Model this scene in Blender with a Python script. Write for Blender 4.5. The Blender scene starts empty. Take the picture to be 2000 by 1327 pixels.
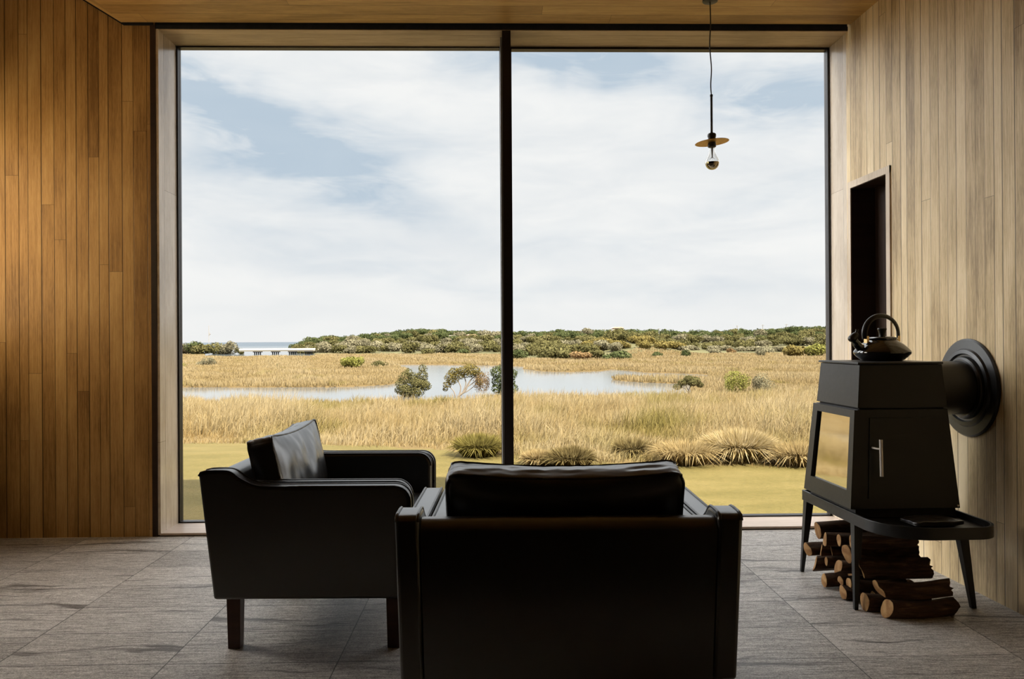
import bpy, bmesh, math, random
import numpy as np
from mathutils import Vector, Matrix, noise as mnoise

scn = bpy.context.scene
COL = scn.collection
PI = math.pi
rnd = random.Random(7)

# ------------------------------------------------------------------ camera
F_PX, CAM_H, YAW, PITCH, ROLL = 1540.0, 1.1, 0.0219, 0.0014, -0.0060
Fv = np.array([math.sin(YAW)*math.cos(PITCH), math.cos(YAW)*math.cos(PITCH), math.sin(PITCH)])
R0 = np.array([math.cos(YAW), -math.sin(YAW), 0.0]); U0 = np.cross(R0, Fv)
Rv = math.cos(ROLL)*R0 + math.sin(ROLL)*U0
Uv = -math.sin(ROLL)*R0 + math.cos(ROLL)*U0
CP = np.array([0, 0, CAM_H])
cam_d = bpy.data.cameras.new('camera'); cam = bpy.data.objects.new('camera', cam_d); COL.objects.link(cam)
cam_d.sensor_width = 36; cam_d.lens = F_PX/2000*36; cam_d.clip_start = .05; cam_d.clip_end = 40000
cam.matrix_world = Matrix(((Rv[0], Uv[0], -Fv[0], 0), (Rv[1], Uv[1], -Fv[1], 0), (Rv[2], Uv[2], -Fv[2], CAM_H), (0, 0, 0, 1)))
scn.camera = cam

def survey(px, py, z=None, Y=None):
    """where a sight line from the survey point meets a level z or a distance Y"""
    v = Fv + Rv*((px-1000)/F_PX) + Uv*((663.5-py)/F_PX)
    t = (z-CAM_H)/v[2] if z is not None else Y/v[1]
    return CP + v*t

# ------------------------------------------------------------------ object helpers
def tag(o, label=None, cat=None, group=None, kind=None):
    if label: o['label'] = label
    if cat: o['category'] = cat
    if group: o['group'] = group
    if kind: o['kind'] = kind
    return o
def thing(name, label, cat, loc=(0, 0, 0), rz=0, group=None):
    o = bpy.data.objects.new(name, None); COL.objects.link(o)
    o.empty_display_size = .1; o.location = loc; o.rotation_euler = (0, 0, rz)
    return tag(o, label, cat, group)
def obj(name, data, mat=None, parent=None, smooth=35):
    """data: bmesh or mesh -> one linked mesh object"""
    if isinstance(data, bmesh.types.BMesh):
        bmesh.ops.recalc_face_normals(data, faces=data.faces)
        me = bpy.data.meshes.new(name); data.to_mesh(me); data.free()
    else:
        me = data
    if smooth and len(me.polygons):
        me.polygons.foreach_set('use_smooth', [True]*len(me.polygons))
        try: me.set_sharp_from_angle(angle=math.radians(smooth))
        except Exception: pass
    o = bpy.data.objects.new(name, me); COL.objects.link(o)
    if mat and not me.materials: me.materials.append(mat)
    if parent: o.parent = parent
    return o
def bevel(o, w, seg=3):
    m = o.modifiers.new('bevel', 'BEVEL'); m.width = w; m.segments = seg; m.limit_method = 'ANGLE'; m.angle_limit = math.radians(40)
    return o
def subsurf(o, n=1):
    m = o.modifiers.new('sub', 'SUBSURF'); m.levels = n; m.render_levels = n; return o
def dup(root, loc, rz=0, scale=None, label=None, group=None):
    r = root.copy(); COL.objects.link(r); r.location = loc; r.rotation_euler = (0, 0, rz)
    if scale: r.scale = scale
    if label: r['label'] = label
    if group: r['group'] = group
    for ch in list(root.children):
        c = ch.copy(); COL.objects.link(c); c.parent = r
        for g in list(ch.children):
            d = g.copy(); COL.objects.link(d); d.parent = c
    return r
def box(bm, x0, x1, y0, y1, z0, z1, f=None):
    P = [(x0,y0,z0),(x1,y0,z0),(x1,y1,z0),(x0,y1,z0),(x0,y0,z1),(x1,y0,z1),(x1,y1,z1),(x0,y1,z1)]
    if f: P = [f(*p) for p in P]
    v = [bm.verts.new(p) for p in P]
    for q in ((0,3,2,1),(4,5,6,7),(0,1,5,4),(1,2,6,5),(2,3,7,6),(3,0,4,7)): bm.faces.new([v[i] for i in q])
    return bm
def boxes(*bs, f=None):
    bm = bmesh.new()
    for b in bs: box(bm, *b, f=f)
    return bm
def prism(bm, pts, fn, h0, h1):
    """pts 2-D outline, fn(a,b,h) -> 3-D"""
    lo = [bm.verts.new(fn(a, b, h0)) for a, b in pts]; hi = [bm.verts.new(fn(a, b, h1)) for a, b in pts]
    n = len(pts); bm.faces.new(lo[::-1]); bm.faces.new(hi)
    for i in range(n): bm.faces.new((lo[i], lo[(i+1) % n], hi[(i+1) % n], hi[i]))
    return bm
def lathe(prof, seg=40, close=False):
    bm = bmesh.new(); rings = []
    for r, z in prof:
        if r < 1e-6: rings.append([bm.verts.new((0, 0, z))])
        else: rings.append([bm.verts.new((r*math.cos(2*PI*i/seg), r*math.sin(2*PI*i/seg), z)) for i in range(seg)])
    for a, b in zip(rings, rings[1:]):
        for i in range(seg):
            j = (i+1) % seg
            if len(a) == 1 and len(b) == 1: continue
            if len(a) == 1: bm.faces.new((a[0], b[i], b[j]))
            elif len(b) == 1: bm.faces.new((a[i], a[j], b[0]))
            else: bm.faces.new((a[i], a[j], b[j], b[i]))
    return bm
def tube(bm, path, rad, seg=10, caps=True, flat=1.0):
    path = [Vector(p) for p in path]; n = len(path); rings = []
    prev = None
    for i, p in enumerate(path):
        t = (path[min(i+1, n-1)] - path[max(i-1, 0)]).normalized()
        if prev is None:
            a = t.orthogonal().normalized()
        else:
            a = (prev - t*prev.dot(t)); a = a.normalized() if a.length > 1e-6 else t.orthogonal().normalized()
        prev = a; b = t.cross(a)
        r = rad[i] if hasattr(rad, '__len__') else rad
        rings.append([bm.verts.new(p + a*(r*math.cos(2*PI*k/seg)) + b*(r*flat*math.sin(2*PI*k/seg))) for k in range(seg)])
    for u, v in zip(rings, rings[1:]):
        for k in range(seg): bm.faces.new((u[k], u[(k+1) % seg], v[(k+1) % seg], v[k]))
    if caps: bm.faces.new(rings[0][::-1]); bm.faces.new(rings[-1])
    return bm
def spline(pts, n=8):
    """Catmull-Rom through pts"""
    P = [Vector(p) for p in pts]; out = []
    for i in range(len(P)-1):
        p0 = P[max(i-1, 0)]; p1 = P[i]; p2 = P[i+1]; p3 = P[min(i+2, len(P)-1)]
        for k in range(n):
            t = k/n
            out.append(.5*((2*p1) + (p2-p0)*t + (2*p0-5*p1+4*p2-p3)*t*t + (3*p1-p0-3*p2+p3)*t**3))
    out.append(P[-1]); return out
def mesh_np(name, V, loops, sizes, tint=None):
    me = bpy.data.meshes.new(name)
    V = np.ascontiguousarray(V, dtype=np.float32); loops = np.ascontiguousarray(loops, dtype=np.int32); sizes = np.ascontiguousarray(sizes, dtype=np.int32)
    me.vertices.add(len(V)); me.vertices.foreach_set('co', V.ravel())
    me.loops.add(len(loops)); me.loops.foreach_set('vertex_index', loops)
    me.polygons.add(len(sizes)); st = np.zeros(len(sizes), np.int32); st[1:] = np.cumsum(sizes)[:-1]
    me.polygons.foreach_set('loop_start', st)
    try: me.polygons.foreach_set('loop_total', sizes)
    except Exception: pass
    me.update(calc_edges=True)
    if tint is not None:
        a = me.attributes.new('tint', 'FLOAT', 'POINT'); a.data.foreach_set('value', np.ascontiguousarray(tint, dtype=np.float32))
    return me

# ------------------------------------------------------------------ material helpers
class NT:
    def __init__(s, name):
        s.m = bpy.data.materials.new(name); s.m.use_nodes = True; s.t = s.m.node_tree; s.t.nodes.clear()
        s.out = s.t.nodes.new('ShaderNodeOutputMaterial')
    def n(s, typ, **kw):
        x = s.t.nodes.new('ShaderNode'+typ)
        for k, v in kw.items(): setattr(x, k, v)
        return x
    def set(s, sock, v):
        if v is None: return
        if hasattr(v, 'is_output'): s.t.links.new(v, sock)
        else:
            if sock.type == 'RGBA' and len(v) == 3: v = (*v, 1)
            sock.default_value = v
    def math(s, op, a, b=None, c=None, clamp=False):
        x = s.n('Math', operation=op); x.use_clamp = clamp
        for i, v in enumerate((a, b, c)): s.set(x.inputs[i], v)
        return x.outputs[0]
    def mix(s, f, a, b, mode='MIX'):
        x = s.n('Mix', data_type='RGBA', blend_type=mode); s.set(x.inputs[0], f); s.set(x.inputs[6], a); s.set(x.inputs[7], b)
        return x.outputs[2]
    def noise(s, vec, scale=5, detail=3, rough=.5, dist=0):
        x = s.n('TexNoise'); s.set(x.inputs['Vector'], vec); x.inputs['Scale'].default_value = scale
        x.inputs['Detail'].default_value = detail; x.inputs['Roughness'].default_value = rough; x.inputs['Distortion'].default_value = dist
        return x.outputs[0]
    def white(s, vec):
        x = s.n('TexWhiteNoise', noise_dimensions='3D'); s.set(x.inputs['Vector'], vec); return x.outputs[0]
    def comb(s, a, b, c=0.0):
        x = s.n('CombineXYZ'); s.set(x.inputs[0], a); s.set(x.inputs[1], b); s.set(x.inputs[2], c); return x.outputs[0]
    def sep(s, v):
        x = s.n('SeparateXYZ'); s.set(x.inputs[0], v); return x.outputs
    def rng(s, v, a, b, c=0.0, d=1.0, smooth=False):
        x = s.n('MapRange'); x.interpolation_type = 'SMOOTHSTEP' if smooth else 'LINEAR'
        for i, q in enumerate((v, a, b, c, d)): s.set(x.inputs[i], q)
        return x.outputs[0]
    def ramp(s, f, stops):
        x = s.n('ValToRGB'); e = x.color_ramp.elements
        while len(e) < len(stops): e.new(.5)
        for q, (p, c) in zip(e, stops): q.position = p; q.color = (*c, 1)
        s.set(x.inputs[0], f); return x.outputs[0]
    def coord(s): return s.n('TexCoord').outputs['Object']
    def bump(s, h, strength=.3, dist=.01):
        x = s.n('Bump'); s.set(x.inputs['Height'], h); x.inputs['Strength'].default_value = strength; x.inputs['Distance'].default_value = dist
        return x.outputs[0]
    def pbr(s, col, rough=.5, metal=0, normal=None, spec=.5, **kw):
        b = s.n('BsdfPrincipled'); s.set(b.inputs['Base Color'], col); s.set(b.inputs['Roughness'], rough); s.set(b.inputs['Metallic'], metal)
        s.set(b.inputs['Specular IOR Level'], spec)
        if normal is not None: s.set(b.inputs['Normal'], normal)
        for k, v in kw.items(): s.set(b.inputs[k.replace('_', ' ')], v)
        s.t.links.new(b.outputs[0], s.out.inputs[0]); return s.m

def simple(name, col, rough=.5, metal=0, spec=.5, var=.12, scale=30, bump=0.0):
    t = NT(name); c = t.coord(); nz = t.noise(c, scale, 4)
    lo = tuple(x*(1-var) for x in col); hi = tuple(x*(1+var) for x in col)
    return t.pbr(t.mix(nz, lo, hi), t.rng(nz, .3, .7, rough*.9, min(1, rough*1.1)), metal, t.bump(nz, bump, .004) if bump else None, spec)

def timber(name, ax_u, ax_v, w, dark, mid, light, rough=.5, length=1.9, groove=.0016, irregular=.18, seed=0., contrast=.5, spec=.35):
    """vertical (or level) boards: ax_u runs across the boards, ax_v along them"""
    t = NT(name); s = t.sep(t.coord()); u = s[ax_u]; v = s[ax_v]
    uw = t.math('DIVIDE', u, w)
    wob = t.noise(t.comb(t.math('MULTIPLY', uw, .61), 3.3+seed, 0), 1, 1)
    uw = t.math('ADD', uw, t.math('MULTIPLY', t.math('SUBTRACT', wob, .5), irregular*6))
    idx = t.math('FLOOR', uw); fr = t.math('SUBTRACT', uw, idx)
    r1 = t.white(t.comb(idx, 1.7+seed, .3))
    vl = t.math('ADD', t.math('DIVIDE', v, length), t.math('MULTIPLY', r1, 7.3))
    vi = t.math('FLOOR', vl); vf = t.math('SUBTRACT', vl, vi)
    r2 = t.white(t.comb(idx, vi, 4.1+seed)); r3 = t.white(t.comb(idx, vi, 9.7+seed))
    # grain, drawn out along the board
    g1 = t.noise(t.comb(t.math('ADD', t.math('MULTIPLY', u, 150), t.math('MULTIPLY', r2, 50)), t.math('MULTIPLY', v, 3.2), r3), 1, 4, .6, .6)
    g2 = t.noise(t.comb(t.math('MULTIPLY', u, 520), t.math('MULTIPLY', v, 22), r2), 1, 2, .6)
    bl = t.noise(t.comb(t.math('MULTIPLY', u, 6), t.math('MULTIPLY', v, 1.7), r3), 1, 3)
    tone = t.math('ADD', t.math('MULTIPLY', t.math('SUBTRACT', r2, .5), contrast), t.math('MULTIPLY', t.math('SUBTRACT', g1, .5), 1.25))
    tone = t.math('ADD', tone, t.math('MULTIPLY', t.math('SUBTRACT', g2, .5), .95))
    tone = t.math('ADD', tone, t.math('MULTIPLY', t.math('SUBTRACT', bl, .5), 1.45))
    tone = t.math('ADD', tone, .5, clamp=True)
    col = t.ramp(tone, [(0, dark), (.5, mid), (1, light)])
    # small dark pores and knots
    kn = t.noise(t.comb(t.math('MULTIPLY', u, 26), t.math('MULTIPLY', v, 4.5), seed), 1, 1)
    knot = t.rng(kn, .80, .86)
    col = t.mix(t.math('MULTIPLY', knot, .6), col, tuple(x*.25 for x in dark))
    e = t.math('MINIMUM', fr, t.math('SUBTRACT', 1.0, fr))
    gw = t.math('MULTIPLY', t.rng(r1, 0, 1, .35, 1.3), groove/w)
    gr = t.math('SUBTRACT', 1.0, t.rng(t.math('DIVIDE', e, gw), .35, 1.0))
    je = t.math('MULTIPLY', t.math('MINIMUM', vf, t.math('SUBTRACT', 1.0, vf)), length)
    jt = t.math('MULTIPLY', t.math('LESS_THAN', je, .0011), .7)
    line = t.math('MAXIMUM', gr, jt)
    col = t.mix(t.math('MULTIPLY', line, .88), col, tuple(x*.12 for x in dark))
    h = t.math('SUBTRACT', t.math('MULTIPLY', g1, .15), line)
    return t.pbr(col, t.rng(g1, .2, .8, rough+.08, rough-.08), 0, t.bump(h, .35, .004), spec)

# ------------------------------------------------------------------ materials
M = {}
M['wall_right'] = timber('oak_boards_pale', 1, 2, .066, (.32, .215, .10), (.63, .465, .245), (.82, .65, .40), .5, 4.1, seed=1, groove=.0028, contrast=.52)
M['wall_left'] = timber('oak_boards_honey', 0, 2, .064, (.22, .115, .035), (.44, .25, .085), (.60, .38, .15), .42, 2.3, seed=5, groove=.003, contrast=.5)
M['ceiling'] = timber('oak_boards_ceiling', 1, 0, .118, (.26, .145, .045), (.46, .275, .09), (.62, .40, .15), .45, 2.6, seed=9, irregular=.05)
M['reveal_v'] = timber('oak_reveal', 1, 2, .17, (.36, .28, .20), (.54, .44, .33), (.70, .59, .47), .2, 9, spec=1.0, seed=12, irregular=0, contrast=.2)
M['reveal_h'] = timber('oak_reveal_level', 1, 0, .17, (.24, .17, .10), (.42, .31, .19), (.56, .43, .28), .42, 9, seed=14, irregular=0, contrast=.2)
M['sill'] = timber('oak_sill', 1, 0, .4, (.42, .33, .26), (.56, .45, .37), (.66, .55, .46), .38, 9, seed=17, irregular=0, contrast=.1)
M['trimwood'] = timber('oak_trim', 1, 2, .4, (.42, .32, .22), (.56, .45, .33), (.68, .56, .43), .5, 9, seed=21, irregular=0, contrast=.1)
M['darkwood'] = timber('dark_door_boards', 1, 2, .12, (.018, .009, .005), (.035, .017, .010), (.05, .026, .015), .5, 3, seed=25)  # dark brown deepened to help the shade of the tall opening
M['legwood'] = timber('mahogany', 0, 2, .2, (.02, .008, .005), (.055, .02, .012), (.09, .036, .02), .4, 3, seed=31, irregular=0)
M['black_gap'] = simple('shadow_gap_black', (.006, .005, .0045), .8)  # black stands for the shade inside gaps; also used for plain black parts
M['dark_frame'] = simple('bronze_frame', (.012, .008, .007), .38, 0, .4)
M['grey_seal'] = simple('grey_seal', (.22, .22, .22), .5)
M['stove'] = simple('stove_paint', (.012, .0115, .011), .36, 0, .32, .05, 60)
M['rosette'] = simple('flue_paint', (.018, .018, .018), .33, 0, .5, .05, 60)
M['steel'] = simple('brushed_steel', (.72, .68, .64), .45, .7, .6, .02, 20)
M['brass'] = simple('brass', (.75, .55, .28), .25, 1, .5, .05, 80)
M['enamel'] = simple('black_enamel', (.005, .0045, .0045), .05, 0, 1.0, .05)
M['phenolic'] = simple('black_handle', (.012, .009, .008), .35, 0, .45)
M['pend_black'] = simple('pendant_black', (.008, .008, .008), .45)
M['pipe'] = M['rosette']
M['plaster'] = simple('inner_plaster', (.045, .038, .032), .9)

def leather():
    t = NT('black_leather'); c = t.coord()
    n1 = t.noise(c, 9, 4, .55, .8); n2 = t.noise(c, 260, 3, .6)
    col = t.mix(n1, (.0075, .0062, .0058), (.013, .0105, .0095))
    h = t.math('ADD', t.math('MULTIPLY', n1, .35), t.math('MULTIPLY', n2, .05))
    return t.pbr(col, .30, 0, t.bump(h, .16, .006), .85, Coat_Weight=.45, Coat_Roughness=.28)
M['leather'] = leather()
M['piping'] = simple('leather_piping', (.02, .017, .015), .30, 0, .7)

def floor_mat():
    t = NT('riven_stone_tiles'); s = t.sep(t.coord()); x = s[0]; y = s[1]
    u = t.math('DIVIDE', t.math('ADD', x, 1.13+6*.585), .585); iu = t.math('FLOOR', u); fu = t.math('SUBTRACT', u, iu)
    rc = t.white(t.comb(iu, 2.2, 5.1))
    v = t.math('DIVIDE', t.math('ADD', y, t.math('MULTIPLY', rc, .05)), .295); v = t.math('ADD', v, -.27); iv = t.math('FLOOR', v); fv = t.math('SUBTRACT', v, iv)
    r = t.white(t.comb(iu, iv, 1.1)); r2 = t.white(t.comb(iu, iv, 7.7))
    yo = t.math('ADD', y, t.math('MULTIPLY', r, 9.0)); xo = t.math('ADD', x, t.math('MULTIPLY', r2, 7.0))
    # long dark veins
    warp = t.noise(t.comb(xo, yo, 0), 2.2, 3)
    st = t.noise(t.comb(t.math('MULTIPLY', xo, 1.3), t.math('ADD', t.math('MULTIPLY', yo, 17), t.math('MULTIPLY', warp, 3.2)), r), 1, 5, .62)
    st2 = t.noise(t.comb(t.math('MULTIPLY', xo, 9.), t.math('MULTIPLY', yo, 85), r2), 1, 4, .65)
    gn = t.noise(t.comb(t.math('MULTIPLY', xo, 170), t.math('MULTIPLY', yo, 230), 0), 1, 3, .7)
    tone = t.math('ADD', t.math('MULTIPLY', t.math('SUBTRACT', st2, .5), 1.15), t.math('MULTIPLY', t.math('SUBTRACT', gn, .5), 1.7))
    tone = t.math('ADD', tone, t.math('MULTIPLY', t.math('SUBTRACT', r, .5), .22))
    gn2 = t.noise(t.comb(t.math('MULTIPLY', xo, 48), t.math('MULTIPLY', yo, 80), 2), 1, 3, .7)
    tone = t.math('ADD', tone, t.math('MULTIPLY', t.math('SUBTRACT', gn2, .5), 1.0))
    tone = t.math('ADD', tone, .52, clamp=True)
    col = t.ramp(tone, [(0, (.06, .054, .048)), (.5, (.345, .315, .285)), (1, (.74, .70, .65))])
    vein = t.rng(st, .555, .67, 0, 1, True)
    col = t.mix(t.math('MULTIPLY', vein, .82), col, (.035, .028, .023))
    eu = t.math('MULTIPLY', t.math('MINIMUM', fu, t.math('SUBTRACT', 1., fu)), .585)
    ev = t.math('MULTIPLY', t.math('MINIMUM', fv, t.math('SUBTRACT', 1., fv)), .295)
    g = t.math('LESS_THAN', t.math('MINIMUM', eu, ev), t.rng(r2, 0, 1, .0014, .0027))
    col = t.mix(t.math('MULTIPLY', g, .85), col, (.018, .015, .013))
    h = t.math('ADD', t.math('MULTIPLY', st2, .7), t.math('MULTIPLY', gn, .5)); h = t.math('SUBTRACT', h, g)
    h = t.math('SUBTRACT', h, t.math('MULTIPLY', vein, .4))
    return t.pbr(col, t.rng(tone, 0, 1, .55, .42), 0, t.bump(h, .45, .004), .5)
M['floor'] = floor_mat()

def pane_glass():
    t = NT('window_glass'); tr = t.n('BsdfTransparent'); tr.inputs[0].default_value = (.985, .99, .985, 1)
    gl = t.n('BsdfGlossy'); gl.inputs['Roughness'].default_value = .01
    lw = t.n('LayerWeight'); lw.inputs[0].default_value = .22
    mx = t.n('MixShader'); t.t.links.new(t.math('MULTIPLY', lw.outputs['Fresnel'], .5), mx.inputs[0])
    t.t.links.new(tr.outputs[0], mx.inputs[1]); t.t.links.new(gl.outputs[0], mx.inputs[2]); t.t.links.new(mx.outputs[0], t.out.inputs[0])
    return t.m
M['glass'] = pane_glass()
def bulb_glass():
    t = NT('bulb_glass'); tr = t.n('BsdfTransparent'); tr.inputs[0].default_value = (.96, .96, .95, 1)
    gl = t.n('BsdfGlossy'); gl.inputs['Roughness'].default_value = .02
    lw = t.n('LayerWeight'); lw.inputs[0].default_value = .45
    mx = t.n('MixShader'); t.t.links.new(lw.outputs['Facing'], mx.inputs[0])
    m2 = t.math('MULTIPLY', lw.outputs['Facing'], .55); t.t.links.new(m2, mx.inputs[0])
    t.t.links.new(tr.outputs[0], mx.inputs[1]); t.t.links.new(gl.outputs[0], mx.inputs[2]); t.t.links.new(mx.outputs[0], t.out.inputs[0])
    return t.m
M['bulb'] = bulb_glass()
M['crown'] = simple('mirrored_crown', (.42, .37, .26), .08, 1, .5, .05)
M['stove_glass'] = simple('stove_door_glass', (.74, .70, .62), .045, 1, .5, .02, 8)
def disc_mat():
    t = NT('pendant_disc'); c = t.coord(); n = t.noise(c, 90, 4, .7)
    return t.pbr(t.ramp(n, [(.3, (.22, .11, .02)), (.6, (.62, .36, .07))]), .4, .75, None, .5)
M['disc'] = disc_mat()
def bark_mat():
    t = NT('log_bark'); s = t.sep(t.coord())
    n = t.noise(t.comb(t.math('MULTIPLY', s[0], 9), t.math('MULTIPLY', s[1], 55), t.math('MULTIPLY', s[2], 55)), 1, 5, .65, .5)
    oi = t.n('ObjectInfo').outputs['Random']
    col = t.ramp(n, [(.25, (.014, .008, .0045)), (.55, (.075, .038, .019)), (.8, (.22, .13, .075))])
    return t.pbr(col, .85, 0, t.bump(n, .8, .01), .3)
M['bark'] = bark_mat()
def cut_mat():
    t = NT('sawn_end'); s = t.sep(t.coord())
    rr = t.math('SQRT', t.math('ADD', t.math('POWER', s[1], 2), t.math('POWER', s[2], 2)))
    n = t.noise(t.coord(), 60, 3); n2 = t.noise(t.coord(), 22, 3)
    ring = t.math('SINE', t.math('ADD', t.math('MULTIPLY', rr, 1400), t.math('MULTIPLY', n, 6)))
    oi = t.n('ObjectInfo').outputs['Random']
    f = t.math('ADD', t.math('MULTIPLY', ring, .14), n2)
    col = t.ramp(f, [(.25, (.12, .05, .016)), (.5, (.30, .155, .055)), (.75, (.46, .29, .13))])
    col = t.mix(t.math('MULTIPLY', oi, .5), col, (.16, .07, .025))
    return t.pbr(col, .8, 0, None, .2)
M['cut'] = cut_mat()

KL, KG = .62, .27
GG = (1.0, .94, .82)
kg = lambda *c: tuple(q*KG*m for q, m in zip(c, (.66, .60, .46)))
def foliage(name, dark, mid, light, transl=.25, rand=.25):
    dark, mid, light = [tuple(q*KL for q in c) for c in (dark, mid, light)]
    t = NT(name)
    a = t.n('Attribute', attribute_name='tint').outputs['Fac']
    oi = t.n('ObjectInfo').outputs['Random']
    f = t.math('ADD', a, t.math('MULTIPLY', t.math('SUBTRACT', oi, .5), rand), clamp=True)
    col = t.ramp(f, [(0, dark), (.5, mid), (1, light)])
    d = t.n('BsdfDiffuse'); t.set(d.inputs[0], col); tr = t.n('BsdfTranslucent'); t.set(tr.inputs[0], col)
    mx = t.n('MixShader'); mx.inputs[0].default_value = transl
    t.t.links.new(d.outputs[0], mx.inputs[1]); t.t.links.new(tr.outputs[0], mx.inputs[2]); t.t.links.new(mx.outputs[0], t.out.inputs[0])
    return t.m
def grass_mat(name, patchy=True, straw=((.50, .34, .14), (.74, .57, .30), (.90, .75, .48)), green=((.27, .22, .06), (.46, .39, .12), (.60, .51, .20)), thr=(.47, .64)):
    straw = [tuple(q*KG*m for q, m in zip(c, GG)) for c in straw]; green = [tuple(q*KG*m for q, m in zip(c, GG)) for c in green]
    """blades; the colour of a patch of ground goes with its place"""
    t = NT(name); a = t.n('Attribute', attribute_name='tint').outputs['Fac']
    c1 = t.ramp(a, [(0, straw[0]), (.5, straw[1]), (1, straw[2])]); col = c1
    if patchy:
        p = t.n('NewGeometry').outputs['Position']; s = t.sep(p)
        nz = t.noise(t.comb(s[0], t.math('MULTIPLY', s[1], .45), 0), .22, 3, .6)
        nz2 = t.noise(t.comb(s[0], s[1], 3), 1.1, 2)
        f = t.math('ADD', nz, t.math('MULTIPLY', t.math('SUBTRACT', nz2, .5), .25))
        c2 = t.ramp(a, [(0, green[0]), (.5, green[1]), (1, green[2])])
        col = t.mix(t.rng(f, thr[0], thr[1], 0, 1, True), c1, c2)
    d = t.n('BsdfDiffuse'); t.set(d.inputs[0], col); tr = t.n('BsdfTranslucent'); t.set(tr.inputs[0], col)
    mx = t.n('MixShader'); mx.inputs[0].default_value = .4
    t.t.links.new(d.outputs[0], mx.inputs[1]); t.t.links.new(tr.outputs[0], mx.inputs[2]); t.t.links.new(mx.outputs[0], t.out.inputs[0])
    return t.m
M['grass'] = grass_mat('dry_grass')
M['reed'] = grass_mat('marsh_reed', True, ((.52, .39, .19), (.72, .56, .31), (.86, .71, .46)), ((.40, .32, .10), (.56, .46, .18), (.66, .56, .26)), (.56, .72))
LEAF = {
 'olive': foliage('leaf_olive', (.035, .033, .012), (.125, .112, .044), (.25, .215, .09)),
 'deep': foliage('leaf_deep', (.02, .026, .010), (.075, .088, .034), (.16, .165, .07)),
 'grey': foliage('leaf_grey', (.07, .062, .036), (.20, .175, .105), (.34, .30, .19)),
 'gold': foliage('leaf_gold', (.07, .055, .014), (.20, .155, .05), (.34, .27, .10)),
 'brown': foliage('leaf_brown', (.07, .042, .018), (.22, .135, .06), (.36, .24, .12)),
 'lime': foliage('leaf_lime', (.07, .07, .014), (.21, .20, .05), (.36, .335, .10)),
}
TUFT = {
 'green': grass_mat('tussock_green', False, ((.10, .085, .024), (.38, .32, .09), (.72, .62, .22))),
 'dark': grass_mat('tussock_dark', False, ((.07, .05, .022), (.30, .22, .09), (.70, .57, .28))),
 'blond': grass_mat('tussock_blond', False, ((.40, .27, .09), (.95, .74, .36), (1.3, 1.1, .72))),
 'straw': grass_mat('tussock_straw', False, ((.40, .28, .12), (.78, .58, .28), (1.05, .84, .47))),
}
M['trunk'] = simple('pale_bark', (.15, .12, .09), .85, 0, .2, .35, 6)
M['concrete'] = simple('bridge_concrete', (.15, .13, .10), .8)
M['railing'] = simple('bridge_rail_white', (.32, .30, .27), .7)
M['pier'] = simple('pier_dark', (.03, .028, .026), .8)
M['polewood'] = simple('power_pole', (.17, .16, .145), .8)
M['render_white'] = simple('house_white', (.24, .21, .17), .8)
M['roof_red'] = simple('house_roof', (.40, .24, .17), .8)
M['dark_window'] = simple('house_window', (.05, .05, .05), .3)

# ------------------------------------------------------------------ room
YF, YG, XL, ZS, ZT, ZC = 4.518, 4.786, -1.900, .018, 2.879, 2.906
XR0, KR = 2.0525, .0224
def WR(s, t, z): return (XR0 + KR*s + t, YF - s, z)     # s metres from the window along the right wall, t out of the room
YB = -2.6; XS = -3.08
def struct(name, bm, mat, label=None, parent=None, smooth=0):
    o = obj(name, bm, mat, parent, smooth)
    if parent is None: tag(o, label, None, None, 'structure')
    return o

struct('floor', boxes((XS-.2, XR0+.6, YB-.2, YG+.05, -.12, 0)), M['floor'], 'grey riven stone tile floor')
# right wall with the tall opening
o0, o1, oz = .034, .430, 1.965          # opening along s, its head
bm = bmesh.new(); SE = YF-YB+.2
for b in ((o1, SE, 0, .20, 0, 3.2), (-.02, o0, 0, .20, 0, 3.2), (o0, o1, 0, .20, oz, 3.2), (o0, o1, .158, .20, 0, oz)): box(bm, *b, f=WR)
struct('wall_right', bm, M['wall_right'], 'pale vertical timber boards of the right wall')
d = struct('door_1', boxes((o0+.004, o1-.004, .135, .1575, .01, oz-.006), f=WR), M['darkwood'], 'dark narrow door deep in the tall opening beside the window')
struct('handle', boxes((o1-.10, o1-.075, .118, .135, 1.44, 1.60), f=WR), M['black_gap'], parent=d)
w = .036
bm = boxes((o1-.002, o1+w, -.008, .02, 0, oz+w), (.003, o0+.002, -.008, .02, 0, oz+w), (.003, o1+w, -.0085, .0205, oz-.002, oz+w), f=WR)
struct('trim_1', bm, M['trimwood'], 'pale timber trim around the tall dark opening')
bm = boxes((o0, o0+.004, -.002, .135, 0, oz), (o1-.004, o1, -.002, .135, 0, oz), (o0, o1, -.002, .135, oz-.004, oz), f=WR)
struct('trim_2', bm, M['darkwood'], 'timber lining darkened for the shade inside the tall opening')

# front wall: left of the window, above it, below it
bm = bmesh.new()
prism(bm, [(XS-.2, 0), (XL-.018, 0), (XL-.018, ZC+.3), (-2.12, ZC+.3), (XS-.2, ZC+.3+2.6*.62)], lambda a, b, h: (a, h, b), YF, YG+.03)
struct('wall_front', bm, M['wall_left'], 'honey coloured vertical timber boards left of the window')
struct('wall_header', boxes((XL-.018, XR0+.5, YF+.005, YG+.03, ZT+.004, 3.2)), M['black_gap'], 'dark band over the window')
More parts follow.
